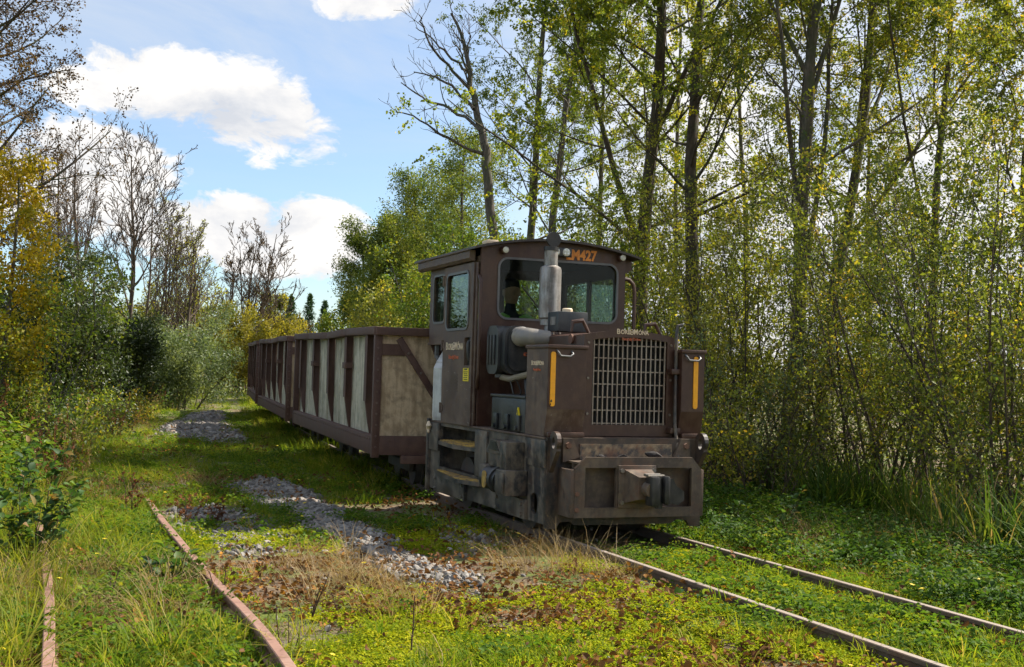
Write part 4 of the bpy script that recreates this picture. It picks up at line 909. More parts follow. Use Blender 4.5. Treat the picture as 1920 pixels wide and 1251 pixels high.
for sx in (-1,1): f.box(sx*.078-.01,sx*.078+.01,-.07,-.03,.70,.76,.006); f.lathe([(.004,-.002),(.010,0),(.004,.004)], (sx*.03,-.128,.752), 8, 'Y')
f.build('head', SKIN, drv)
f = MB(); f.lathe([(.083,.755),(.087,.79),(.078,.835),(.05,.865),(.012,.876)], (0,-.04,0), 18); f.build('hair', HAIR, drv)
f = MB()
for sx in (-1,1):
    f.plate([(sx*.05,.50),(sx*.13,.53),(sx*.20,.49),(sx*.19,.05),(sx*.055,.05),(sx*.035,.32)], [], 'xz', -.155, -.142)
f.box(-.19,.19,.135,.15,.05,.50,.004); f.box(-.20,-.188,-.14,.14,.05,.36); f.box(.188,.20,-.14,.14,.05,.36); f.build('vest', VEST, drv)
for sx in (-1,1):      # hands on the desk
    hd = [(sx*.095,-.43,.255),(sx*.09,-.49,.25)]
    vv = list(hd); ee = [(0,1)]; rr_ = [.034,.032]
    for q in range(4):
        bx_ = sx*.09+(q-1.5)*.02; ln = (.03,.036,.034,.027)[q]; i0 = len(vv)
        vv += [(bx_,-.505-ln*.2,.252),(bx_,-.52-ln,.245),(bx_,-.53-ln,.222)]; ee += [(1,i0),(i0,i0+1),(i0+1,i0+2)]; rr_ += [.0095,.009,.008]
    i0 = len(vv); vv += [(sx*.055,-.47,.245),(sx*.035,-.50,.235)]; ee += [(0,i0),(i0,i0+1)]; rr_ += [.011,.009]
    skinned('hand', vv, ee, rr_, SKIN, drv, sub=1)
# ------------------------------------------------------------------ peat wagons
WBROWN = metal('wagon_brown_steel', (0.075,0.034,0.025), (0.17,0.10,0.07), 0.4, 0.6, (0.13,0.06,0.04), 0.35, streak=.8)
WPALE = metal('pale_weathered_board', (0.60,0.54,0.40), (0.20,0.165,0.11), 0.55, 0.75, (0.20,0.21,0.14), 0.5, streak=1.0)
WEND = metal('stained_end_panel', (0.56,0.42,0.27), (0.21,0.135,0.072), 0.6, 0.8, (0.10,0.08,0.055), 0.4, streak=.9, scale=1.3)
RIVET = metal('rivet_steel', (0.10,0.055,0.045), (0.2,0.14,0.1), .5, .5)
WL, WH0, WH1, HWD = 6.1, .48, 1.81, 1.14
def make_wagon():
    w = empty('peat_wagon')
    s = MB(); s.box(-HWD+.06, HWD-.06, .03, WL-.03, WH0+.02, WH0+.10); s.build('floor', WBROWN, w)
    for sx in (-1, 1):
        X = lambda d: sx*(HWD-d)      # d metres inwards from the outer edge
        s = MB(); s.box(X(.0), X(.085), .02, WL-.02, WH0, WH0+.19, .006); br = s.build('bottom_rail', WBROWN, w)
        s = MB(); bolts(s, [(X(.0), .12+.145*k, WH0+zz) for k in range(41) for zz in (.155,)], .011, .009, (sx,0,0), 6)
        rv = s.build('rivets', RIVET, br); rv['kind'] = 'stuff'
        n = 6; ys = [.02]+[.55 + (WL-1.1)*k/4 for k in range(5)]+[WL-.02]
        for k in range(n):
            y0, y1 = ys[k]+.02, ys[k+1]-.02
            nb = 3
            for q in range(nb):     # upright boards of this bay, each its own piece
                a, b_ = y0+(y1-y0)*q/nb, y0+(y1-y0)*(q+1)/nb
                s = MB(); bow = random.uniform(-.006,.008)
                s.box(X(.095+bow), X(.125+bow), a+.003, b_-.003, WH0+.15, WH1-.06, .004); s.build('board', WPALE, w)
        for k, y in enumerate(ys[1:-1]):
            lean = random.uniform(-.03,.03)
            prof = [(X(.012),WH1-.075),(X(.012),1.02),(X(.05),.78),(X(.088),.60),(X(.094),.60),(X(.094),WH1-.075)]
            s = MB(); s.plate(prof, [], 'xz', y-.022, y+.022); s.box(X(.012),X(.006), y-.07, y+.07, 1.02, WH1-.08, .002)
            s.bm.verts.ensure_lookup_table()
            for v in s.bm.verts: v.co.y += lean*(1.75-v.co.z) + .02*math.sin(v.co.z*3+k)
            s.build('rib', WBROWN, w, smooth=False)
            if k in (1, 3):
                s = MB(); s.box(X(-.008),X(.08), y-.10, y+.10, 1.36, 1.43, .004); s.build('clamp_plate', WBROWN, w)
        # top rail in straight lengths, knocked slightly out of line
        pts = [(-.01,0),(WL*.27,.012),(WL*.5,-.012),(WL*.76,.005),(WL+.01,.012)]
        s = MB()
        for (ya, za), (yb, zb) in zip(pts, pts[1:]): s.bar((X(.045),ya,WH1-.035+za),(X(.045),yb,WH1-.035+zb), .125, .085, .008)
        s.build('top_rail', WBROWN, w)
        for y in (.0, WL-.07):
            s = MB(); s.box(X(-.004), X(.075), y-.004, y+.074, WH0-.03, WH1-.03, .005); cpst = s.build('corner_post', WBROWN, w)
            yy, ny = (y-.004, -1) if y < 1 else (y+.074, 1)
            s = MB(); bolts(s, [(X(.035), yy, WH0+.08+.115*k) for k in range(10)], .013, .011, (0,ny,0), 6); rv = s.build('rivets', RIVET, cpst); rv['kind'] = 'stuff'
    for y, ny in ((.03,-1), (WL-.03,1)):
        s = MB(); s.box(-HWD+.076, HWD-.076, y-.012, y+.012, WH0+.10, WH1-.05); s.build('end_panel', WEND, w)
        yo = y+ny*.02
        s = MB(); s.box(-HWD+.074, HWD-.074, min(yo,yo+ny*.03), max(yo,yo+ny*.03), WH0-.0, WH0+.20, .004); eb = s.build('end_beam', WBROWN, w)
        s = MB(); bolts(s, [(-HWD+.18+.19*k, yo+ny*.03, WH0+.155) for k in range(10)], .013, .011, (0,ny,0), 6); rv = s.build('rivets', RIVET, eb); rv['kind'] = 'stuff'
        s = MB(); s.box(-HWD+.30, HWD-.30, min(yo,yo+ny*.06), max(yo,yo+ny*.06), WH0-.09, WH0-.002, .006); s.build('headstock', WBROWN, w)
        s = MB(); s.box(-HWD-.005, HWD+.005, min(yo,yo+ny*.055), max(yo,yo+ny*.055), WH1-.08, WH1+.005, .006); s.build('top_rail', WBROWN, w)
        s = MB(); s.plate([(-HWD+.076,1.52),(-HWD+.076,1.64),(-HWD+.34,1.64),(-HWD+.34,1.52)], [], 'xz', yo, yo+ny*.012); s.build('corner_plate', WBROWN, w, smooth=False)
        for sx in (-1,1):
            s = MB(); s.bar((sx*(HWD-.25),yo+ny*.018,1.70),(sx*.20,yo+ny*.018,WH0+.20), .07, .03, .004, up=(0,1,0)); bc = s.build('diagonal_brace', WBROWN, w)
            s = MB(); p0, p1 = Vector((sx*(HWD-.25),yo+ny*.035,1.70)), Vector((sx*.20,yo+ny*.035,WH0+.20))
            bolts(s, [p0.lerp(p1, t) for t in (.15,.35,.55,.75,.9)], .014, .012, (0,ny,0), 6); rv = s.build('rivets', BOLT, bc); rv['kind'] = 'stuff'
        s = MB(); s.box(-.05,.05, min(yo,yo+ny*.28), max(yo,yo+ny*.28), .42,.50,.012); s.build('drawbar', BLACKM, w)
    for yc in (1.15, WL-1.15):
        s = MB(); s.box(-.62,.62,yc-.12,yc+.12,.40,.50,.02); s.box(-.60,-.54,yc-.55,yc+.55,.25,.36,.02); s.box(.54,.60,yc-.55,yc+.55,.25,.36,.02); bo = s.build('bogie', WHEELM, w)
        for ya in (yc-.38, yc+.38):
            for x, sg in ((-.475,1),(.475,-1)):
                s = MB(); s.lathe([(.05,-.05*sg),(.175,-.045*sg),(.18,.02*sg),(.205,.025*sg),(.205,.045*sg),(.05,.05*sg)], (x,ya,.275), 26, 'X')
                if sg == 1: s.cyl((-.56,ya,.275),(.56,ya,.275),.03,seg=10)
                s.build('wheel', WHEELM, bo)
    return w
def track_x(y):      # centre line of the track in locomotive coordinates
    if y < 1.5: return .68 + (-.006*min(y,0) if y < 0 else 0)
    return .68 + .030*(y-1.5) + .0025*(y-1.5)**2
TRACK_SLOPE = lambda y: (track_x(y+.2)-track_x(y-.2))/.4
wag = make_wagon()
tag(wag, 'nearest open peat wagon, pale boards between brown ribs, coupled right behind the locomotive', 'wagon', 'peat wagons in the train')
WLAB = [None, 'middle peat wagon of the train, between two other ribbed brown wagons', 'farthest peat wagon at the tail of the train, seen almost edge-on']
y = 3.68
for i in range(3):
    o = wag if i == 0 else copy_tree(wag)
    ym = y + WL/2; ang = math.atan2(track_x(y+WL-1)-track_x(y+1), WL-2)
    yc = (y+1+y+WL-1)/2; xc = (track_x(y+1)+track_x(y+WL-1))/2
    dirv = A_*math.cos(ang) + N_*math.sin(ang)
    p = L2W(xc, yc) - dirv*(WL/2)
    p.z = float(grade(np.array(y))); o.location = p; o.rotation_euler = (.007, 0, TH-ang)
    if i: o['label'] = WLAB[i]
    y += WL + .92
# ------------------------------------------------------------------ trees
def unit(a): return a/np.maximum(np.linalg.norm(a, axis=-1, keepdims=True), 1e-9)
def grow(rg, P, Rd, n, t0, t1, ang, Ln, seg, wob, up, rr, taper=.3, fall=.5, angv=.25, rmin=.0025):
    """n children on every parent polyline (all at once)"""
    Np, K = P.shape[0], P.shape[1]-1; pi_ = np.repeat(np.arange(Np), n); M_ = len(pi_)
    tt = t0 + (t1-t0)*((np.tile(np.arange(n), Np)+rg.random(M_))/n); f_ = tt*K; i = np.minimum(f_.astype(int), K-1); w = (f_-i)[:,None]
    pos = P[pi_,i]*(1-w)+P[pi_,i+1]*w; tan = unit(P[pi_,i+1]-P[pi_,i]); rad = Rd[pi_,i]*(1-w[:,0])+Rd[pi_,i+1]*w[:,0]
    plen = np.linalg.norm(np.diff(P, axis=1), axis=2).sum(1)[pi_]
    ref = np.where(np.abs(tan[:,2:3]) > .9, np.array([[1.,0,0]]), np.array([[0,0,1.]])); u = unit(np.cross(tan, ref)); v_ = np.cross(u, tan)
    az = np.tile(np.arange(n), Np)*2.39996 + np.repeat(rg.uniform(0,6.28,Np), n) + rg.normal(0,.5,M_); an = ang*(1+rg.normal(0,angv,M_))
    d = tan*np.cos(an)[:,None] + (u*np.cos(az)[:,None]+v_*np.sin(az)[:,None])*np.sin(an)[:,None]
    L_ = (Ln if Ln > 0 else -Ln*plen)*(1-fall*(tt-t0)/max(t1-t0,1e-6))*rg.uniform(.65,1.25,M_)
    pts = np.zeros((M_, seg+1, 3)); pts[:,0] = pos
    for s_ in range(seg):
        d = unit(d + rg.normal(0, wob, (M_,3)) + np.array([0,0,up])); pts[:,s_+1] = pts[:,s_] + d*(L_/seg)[:,None]
    r0 = np.maximum(np.minimum(rad*rr, rad*.92), rmin); R2 = r0[:,None]*np.linspace(1, taper, seg+1)[None]
    return pts, np.maximum(R2, rmin*.7)
def stems(rg, n, base_r, H, r, lean, seg, wob, up, taper=.25, hv=.25):
    a = rg.uniform(0,6.283,n); rad = base_r*np.sqrt(rg.random(n)); p0 = np.stack([rad*np.cos(a), rad*np.sin(a), np.full(n,-.1)], -1)
    ln = lean*rg.uniform(.3,1.3,n); d = np.stack([np.cos(a)*np.sin(ln), np.sin(a)*np.sin(ln), np.cos(ln)], -1); L_ = H*rg.uniform(1-hv,1+hv*.4,n)
    pts = np.zeros((n, seg+1, 3)); pts[:,0] = p0
    for s_ in range(seg):
        d = unit(d + rg.normal(0,wob,(n,3)) + np.array([0,0,up])); pts[:,s_+1] = pts[:,s_]+d*(L_/seg)[:,None]
    return pts, (r*rg.uniform(.6,1.1,n))[:,None]*np.linspace(1,taper,seg+1)[None]
def tubes(groups):
    """[(pts, rad, sides)] -> verts, quads"""
    VV, FF, off = [], [], 0
    for P, Rd, k in groups:
        N_2, S_ = P.shape[0], P.shape[1]; T = unit(np.gradient(P, axis=1)); mt = unit(P[:,-1]-P[:,0])
        ref = np.where(np.abs(mt[:,2:3]) > .8, np.array([[1.,0.2,0]]), np.array([[0,0,1.]]))[:,None,:]
        u = unit(np.cross(T, np.broadcast_to(ref, T.shape))); w = np.cross(u, T); an = np.arange(k)*2*np.pi/k
        ring = P[:,:,None,:] + Rd[:,:,None,None]*(u[:,:,None,:]*np.cos(an)[None,None,:,None] + w[:,:,None,:]*np.sin(an)[None,None,:,None])
        VV.append(ring.reshape(-1,3)); ids = np.arange(N_2*S_*k).reshape(N_2,S_,k)+off
        a = ids[:,:-1]; b = ids[:,1:]; FF.append(np.stack([a, np.roll(a,-1,2), np.roll(b,-1,2), b], -1).reshape(-1,4)); off += N_2*S_*k
    return np.concatenate(VV), np.concatenate(FF)
def leaves(rg, tw, per, L_, W_, spread, droop=.3, t0=.15, flat=.0, clump=2.2, seed=1):
    """folded leaves set along twigs; returns verts, tris, var"""
    Np, K = tw.shape[0], tw.shape[1]-1; pi_ = np.repeat(np.arange(Np), per); M_ = len(pi_); tt = rg.uniform(t0,1,M_)*K; i = np.minimum(tt.astype(int),K-1); w = (tt-i)[:,None]
    pos = tw[pi_,i]*(1-w)+tw[pi_,i+1]*w + rg.normal(0,spread,(M_,3)); tan = unit(tw[pi_,i+1]-tw[pi_,i])
    d = unit(tan*.6 + rg.normal(0,.75,(M_,3)) - np.array([0,0,droop])); nr = unit(rg.normal(0,1,(M_,3))+np.array([0,0,flat])); sd_ = unit(np.cross(d, nr)); up_ = np.cross(sd_, d)
    s_ = rg.uniform(.65,1.25,M_)[:,None]; a = pos; m_ = pos+d*L_*.5*s_ ; c = pos+d*L_*s_
    l_ = m_+sd_*W_*.5*s_+up_*W_*.22; r_ = m_-sd_*W_*.5*s_+up_*W_*.22
    co = np.stack([a,l_,c,r_],1).reshape(-1,3); b = np.arange(M_)*4; F_ = np.stack([b,b+1,b+2,b,b+2,b+3],-1).reshape(-1,3)
    cl = fbm(pos[:,0]*clump+pos[:,2]*.7, pos[:,1]*clump+pos[:,2]*1.3, seed, 3); var = np.clip(.5+(cl-.5)*1.5+rg.normal(0,.17,M_), 0, 1)
    return co, F_, np.repeat(var,4)
BARK_D = bark_mat('dark_bark', (.036,.026,.018), (.095,.070,.048), (.060,.068,.026))
BARK_G = bark_mat('grey_bark', (.055,.045,.035), (.15,.125,.10), (.06,.07,.035))
BARK_B = bark_mat('brown_bark', (.050,.034,.023), (.13,.095,.066))
LF = {
 'ash':   leaf_mat('ash_leaf', [(0, (0.056, 0.094, 0.0207)), (0.5, (0.1201, 0.1644, 0.0296)), (1, (0.2301, 0.2349, 0.037))], .45, .05),
 'alder': leaf_mat('alder_leaf', [(0, (0.0722, 0.1158, 0.0163)), (0.45, (0.1715, 0.2152, 0.0228)), (0.8, (0.2962, 0.3311, 0.026)), (1, (0.5036, 0.3972, 0.0325))], .5, .06),
 'willow':leaf_mat('willow_leaf', [(0, (0.0812, 0.1077, 0.0228)), (0.5, (0.2078, 0.2069, 0.0325)), (0.85, (0.3258, 0.3311, 0.0406)), (1, (0.5036, 0.3972, 0.0488))], .48, .06),
 'hazel': leaf_mat('hazel_leaf', [(0, (0.056, 0.0922, 0.0181)), (0.45, (0.1457, 0.1745, 0.0242)), (0.8, (0.2755, 0.2975, 0.0322)), (1, (0.496, 0.3489, 0.0403))], .5, .06),
 'yellow':leaf_mat('birch_yellow_leaf', [(0, (0.119, 0.136, 0.0102)), (0.4, (0.272, 0.238, 0.0136)), (0.8, (0.4675, 0.34, 0.017)), (1, (0.527, 0.34, 0.017))], .5, .05),
 'gold':  leaf_mat('yellowing_leaf', [(0, (0.08, 0.088, 0.0144)), (0.5, (0.192, 0.176, 0.024)), (1, (0.336, 0.272, 0.036))], .5, .04),
 'holly': leaf_mat('dark_glossy_leaf', [(0,(.022,.038,.009)),(.6,(.045,.068,.014)),(1,(.10,.12,.02))], .3, .09, rough=.35),
 'sallow':leaf_mat('grey_willow_leaf', [(0,(.06,.095,.040)),(.5,(.13,.175,.070)),(1,(.24,.28,.11))], .4, .08),
 'brown': leaf_mat('withered_leaf', [(0,(.045,.028,.016)),(.6,(.10,.062,.028)),(1,(.20,.12,.04))], .35, .03),
 'bush':  leaf_mat('light_green_leaf', [(0,(.055,.095,.014)),(.5,(.13,.19,.020)),(.85,(.26,.27,.028)),(1,(.38,.32,.03))], .5, .05),
 'fir':   leaf_mat('fir_needle', [(0,(.02,.05,.024)),(.6,(.045,.095,.036)),(1,(.09,.15,.045))], .15, .04),
}
def finish(name, label, cat, loc, wood, leaf, bark, lmat, group=None, wood_name='trunk'):
    r_ = empty(name, loc); tag(r_, label, cat, group)
    for nm, grp in wood:
        if not grp: continue
        co, q = tubes(grp); link(nm, fast_mesh(nm, co, q, smooth=True), bark, r_)
    if leaf is not None: link('crown', fast_mesh('crown', leaf[0], leaf[1], {'leafvar': leaf[2]}), lmat, r_)
    return r_
def gz1(x, y): return float(gh(np.array([x]), np.array([y]))[0])
RT = 'tall trees behind and right of the locomotive'
def leaf_tree(name, label, x, y, H, r, bark, lm, seed, lean=(0,0), first=.3, n1=16, L1=.33, n2=7, n3=4, per=16, ls=.06, lw=.6, a1=.95, up1=.06, spread=.032, crown_round=.55, group=None, forks=0, droop=.25, wob=.09):
    rg = np.random.default_rng(seed); seg = 10; d = np.array([[lean[0],lean[1],1.0]]); P = np.zeros((1,seg+1,3)); P[0,0] = (0,0,-.2); d = unit(d)
    for s_ in range(seg): P[:,s_+1] = P[:,s_]+d*(H*1.0/seg); d = unit(d+rg.normal(0,.045,(1,3))+np.array([0,0,.02]))
    Rd = r*np.linspace(1,.22,seg+1)[None]; T0, R0 = P, Rd; trunk = [(P,Rd,9)]
    if forks:
        F_, FR_ = grow(rg, P, Rd, forks, first*.9, .62, .40, H*.60, 9, .06, .05, .5, .2, .35); trunk.append((F_,FR_,8))
        P1, R1 = grow(rg, F_, FR_, max(5,n1//2), .25, .98, a1, H*L1*.75, 6, wob, up1, .36, .25, crown_round)
        P1b, R1b = grow(rg, P, Rd, n1, first, .97, a1, H*L1, 6, wob, up1, .30, .25, crown_round); P1 = np.concatenate([P1,P1b]); R1 = np.concatenate([R1,R1b])
    else: P1, R1 = grow(rg, P, Rd, n1, first, .98, a1, H*L1, 6, wob, up1, .30, .25, crown_round)
    P2, R2 = grow(rg, P1, R1, n2, .2, .98, .8, -.48, 5, .12, .03, .6, .3, .45); P3, R3 = grow(rg, P2, R2, n3, .25, 1, .75, -.5, 3, .15, 0, .6, .4, .3, rmin=.0022)
    lf = leaves(rg, P3, int(per*(1.7 if group == RT else 1.0)+.5), ls, ls*lw, spread, droop, seed=seed)
    return finish(name, label, 'tree', (x,y,gz1(x,y)), [('trunk',trunk),('branches',[(P1,R1,4),(P2[:,::2],R2[:,::2],3) if P2.shape[1]%2 else (P2,R2,3),(P3[::4],R3[::4],3)] if group == RT else [(P1,R1,3),(P2[::2],R2[::2],3)])], lf, bark, LF[lm], group)
def bare_tree(name, label, x, y, H, r, bark, seed, stems_n=1, first=.35, n1=16, L1=.30, a1=.62, up=.10, n2=7, n3=5, n4=3, lean=.05, leafm=None, per=2, ls=.05, group=None, base_r=.1, rmin=.004, fall=.6):
    n1 = int(n1*.85); n2 = max(4, n2-1)
    rg = np.random.default_rng(seed); P, Rd = stems(rg, stems_n, base_r, H, r, lean if stems_n == 1 else lean, 10, .05, .03, .16, .2)
    P1, R1 = grow(rg, P, Rd, n1, first, .99, a1, H*L1, 7, .09, up, .55, .25, fall); P2, R2 = grow(rg, P1, R1, n2, .2, 1, .6, -.42, 5, .10, up*.8, .6, .35, .4, rmin=rmin)
    P3, R3 = grow(rg, P2, R2, n3, .2, 1, .55, -.5, 3, .11, up*.6, .65, .4, .3, rmin=rmin); g = [(P1,R1,5),(P2,R2,4),(P3,R3,3)]; last = P3
    if n4: P4, R4 = grow(rg, P3, R3, n4, .2, 1, .5, -.5, 2, .12, .04, .7, .5, .3, rmin=rmin*.9); g.append((P4,R4,3)); last = P4
    lf = leaves(rg, last, per, ls, ls*.6, .03, seed=seed) if leafm else None
    return finish(name, label, 'tree', (x,y,gz1(x,y)), [('trunk',[(P,Rd,8)]),('branches',g)], lf, bark, LF[leafm] if leafm else None, group)
def shrub(name, label, x, y, H, n0, lean, bark, lm, seed, base_r=.35, r=.022, n1=9, L1=.36, n2=5, per=9, ls=.05, lw=.6, first=.18, spread=.07, a1=.7, up=.03, droop=.2, cat='shrub', group=None, n3=0, wob=.06):
    if cat == 'bush' and H > 2.3: n1 = int(n1*.72)
    rg = np.random.default_rng(seed); P, Rd = stems(rg, n0, base_r, H, r, lean, 9, wob, up, .2, .35)
    P1, R1 = grow(rg, P, Rd, n1, first, 1, a1, H*L1, 5, .12, .02, .55, .3, .45); P2, R2 = grow(rg, P1, R1, n2, .15, 1, .75, -.5, 3, .14, .0, .6, .4, .35, rmin=.0022); g = [(P1,R1,4),(P2,R2,3)]; last = P2
    if n3: P3, R3 = grow(rg, P2, R2, n3, .2, 1, .7, -.55, 3, .14, 0, .6, .5, .3, rmin=.002); g = [(P1,R1,3),(P2,R2,3),(P3[::3],R3[::3],3)] if group == 'thicket of shrubs along the right-hand ditch' else [(P1,R1,3),(P2[::3],R2[::3],3)]; last = P3
    lf = leaves(rg, last, per, ls, ls*lw, spread, droop, seed=seed)
    return finish(name, label, cat, (x,y,gz1(x,y)), [('stems',[(P,Rd,6)]),('branches',g)], lf, bark, LF[lm], group)

leaf_tree('alder_tree', 'tall leafy alder with forked dark trunk rising just right of the cab roof', at(1206,20), 20, 12.5, .15, BARK_D, 'alder', 101, (-.012,0), .30, 22, .30, 8, 4, 22, .060, .75, forks=3, group=RT)
leaf_tree('alder_tree', 'tall straight dark trunk standing between the forked alder and the candelabra tree', at(1298,18.5), 18.5, 12.5, .135, BARK_D, 'willow', 102, (-.004,0), .28, 24, .26, 8, 4, 20, .056, .5, group=RT)
leaf_tree('willow_tree', 'many-limbed tree forking like a candelabra, right of the straight dark trunk', at(1478,17), 17, 10.5, .13, BARK_G, 'hazel', 103, (.03,0), .30, 12, .28, 7, 4, 16, .052, .6, forks=5, group=RT)
leaf_tree('willow_tree', 'pale-stemmed tree leaning right, next to the candelabra tree', at(1535,19), 19, 10.5, .12, BARK_G, 'willow', 104, (.06,0), .30, 16, .28, 7, 4, 15, .055, .5, forks=3, group=RT)
leaf_tree('willow_tree', 'slim thinly leaved tree near the right edge of the wood', at(1735,17), 17, 9.5, .085, BARK_D, 'hazel', 105, (.05,0), .28, 18, .30, 7, 4, 16, .05, .6, forks=2, group=RT)
leaf_tree('alder_tree', 'rightmost tree with brown tinged leaves at the picture edge', at(1950,14), 14, 8.6, .10, BARK_D, 'hazel', 106, (-.03,0), .26, 18, .32, 7, 4, 15, .05, .7, forks=2, group=RT)
leaf_tree('ash_tree', 'tall slender ash with its trunk left of the cab, behind the dead tree', at(978,31), 31, 14.5, .14, BARK_G, 'ash', 107, (-.01,0), .34, 22, .22, 8, 4, 18, .085, .38, group=RT)
leaf_tree('ash_tree', 'slender ash whose grey trunk shows directly behind the cab roof', at(1003,29), 29, 13.5, .135, BARK_G, 'ash', 108, (.03,0), .36, 22, .22, 8, 4, 18, .08, .4, group=RT)
leaf_tree('ash_tree', 'thin ash crown between the forked alder and the grey ash trunks', at(1115,30), 30, 12.0, .10, BARK_G, 'alder', 109, (.02,0), .30, 20, .22, 7, 4, 18, .08, .45, group=RT)
leaf_tree('birch_tree', 'thin stemmed tree glimpsed through leaves between the two dark trunks', at(1262,27), 27, 11.5, .08, BARK_G, 'alder', 110, (-.01,0), .25, 20, .2, 7, 4, 14, .075, .55, group=RT)
leaf_tree('willow_tree', 'thin tree in the gap between straight trunk and candelabra tree', at(1395,24), 24, 10.5, .075, BARK_G, 'willow', 111, (.02,0), .25, 20, .2, 7, 4, 14, .07, .5, group=RT)
leaf_tree('willow_tree', 'farther thin tree seen through the right-hand branches', at(1640,24), 24, 9.0, .07, BARK_G, 'hazel', 112, (.0,0), .25, 18, .24, 7, 4, 14, .065, .55, group=RT)
# dead tree, its limbs laid out from the photograph at its own distance
def dead_tree():
    rg = np.random.default_rng(55); Dp = 28.0
    def W(x, y, dd=0): 
        d = px_dir(x, y); k = (Dp+dd)/d.y; return (d.x*k, Dp+dd, CAM_H+d.z*k)
    limbs = [([(934,620),(928,480),(921,395),(913,310),(908,270)], .125,.10,0), ([(908,270),(893,215),(883,165),(879,115),(870,70),(846,25)], .095,.03,.6),
             ([(911,292),(880,282),(845,262),(810,240),(780,220),(742,210)], .045,.012,-.8), ([(888,205),(865,180),(838,155),(805,140),(776,135)], .045,.012,.9), ([(880,165),(858,140),(828,112),(804,80),(790,42),(786,28)], .045,.012,-.6),
             ([(900,245),(868,215),(832,198),(800,192),(775,170),(752,155)], .042,.012,1.2), ([(879,135),(850,110),(822,88),(805,66),(780,52)], .035,.010,.5), ([(882,150),(872,120),(862,95),(848,78)], .028,.010,-1.0), ([(875,95),(882,70),(880,62)], .022,.009,.4)]
    grp = []; base = np.array(W(934,640)); base[2] = gz1(base[0], base[1])
    P_all = []
    for pts, r0, r1, dv in limbs:
        q = np.array([W(px_, py_, dv*i/len(pts)) for i, (px_, py_) in enumerate(pts)]); t_ = np.linspace(0,len(q)-1,13); qi = np.stack([np.interp(t_, np.arange(len(q)), q[:,k]) for k in range(3)],-1); qi[1:-1] += rg.normal(0,.018,(11,3))
        if r0 == .125: qi[0] = (base[0], base[1], base[2]-.2)
        P_all.append((qi-base)[None]); grp.append(((qi-base)[None], np.linspace(r0,r1,13)[None], 8))
    P = np.concatenate(P_all[1:]); Rd = np.concatenate([g[1] for g in grp[1:]])
    a1, b1_ = grow(rg, P, Rd, 6, .25, 1, .65, .75, 4, .14, .10, .5, .35, .3, rmin=.008); a2, b2_ = grow(rg, a1, b1_, 3, .3, 1, .6, .28, 3, .14, .08, .6, .5, .3, rmin=.007)
    finish('dead_tree', 'bare dead tree leaning left with long leafless limbs, above the wagons', 'tree', base, [('trunk',grp[:2]),('branches',grp[2:]+[(a1,b1_,4),(a2,b2_,3)])], None, BARK_G, None)
dead_tree()
# green wood behind the wagons
GW = 'green trees behind the wagons'
leaf_tree('ash_tree', 'outermost dark ash reaching left over the far wagons', at(690,46), 46, 6.6, .12, BARK_D, 'ash', 120, (-.02,0), .08, 36, .30, 7, 4, 25, .10, .4, spread=.13, group=GW)
leaf_tree('ash_tree', 'tallest dark green tree in the clump behind the wagons', at(795,47), 47, 8.6, .14, BARK_D, 'ash', 121, (0,0), .06, 42, .33, 7, 4, 25, .105, .45, spread=.14, group=GW)
leaf_tree('ash_tree', 'dark rounded tree between the tallest one and the outermost ash', at(742,42), 42, 6.4, .12, BARK_D, 'ash', 122, (0,0), .05, 38, .34, 7, 4, 25, .10, .5, spread=.13, group=GW)
leaf_tree('ash_tree', 'feathery ash crown beside the dead tree trunk', at(872,40), 40, 9.4, .12, BARK_D, 'ash', 123, (0,0), .08, 38, .28, 7, 4, 24, .095, .4, spread=.12, group=GW)
leaf_tree('willow_tree', 'yellow-green leafy tree low behind the middle wagon', at(730,36), 36, 3.8, .10, BARK_D, 'bush', 124, (0,0), .05, 26, .28, 7, 4, 14, .10, .5, spread=.05, group=GW)
leaf_tree('ash_tree', 'rounded green tree filling the gap left of the dead tree trunk', at(832,44), 44, 8.4, .12, BARK_D, 'ash', 129, (0,0), .06, 36, .30, 7, 4, 22, .10, .45, spread=.13, group=GW)
shrub('willow_bush', 'bright yellow-green bush filling the space left of the cab roof', at(860,24), 24, 3.7, 16, .30, BARK_G, 'bush', 125, .9, .03, 12, .30, 6, 10, .075, .55, .15, .08, n3=3, cat='bush', group=GW)
shrub('willow_bush', 'bright bush directly behind the cab roof, below the ash trunks', at(985,25), 25, 3.5, 14, .30, BARK_G, 'bush', 126, .8, .03, 12, .30, 6, 9, .075, .55, .15, .08, n3=3, cat='bush', group=GW)
shrub('willow_bush', 'olive green bush above the nearest wagon, left of the cab', at(785,29), 29, 3.4, 16, .30, BARK_G, 'willow', 127, .9, .03, 12, .32, 6, 9, .085, .5, .12, .08, n3=3, cat='bush', group=GW)
shrub('willow_bush', 'thin bush seen behind the right cab corner', at(1120,24), 24, 3.6, 12, .35, BARK_D, 'alder', 128, .8, .025, 11, .30, 6, 8, .07, .55, .12, .08, n3=3, cat='bush', group=GW)
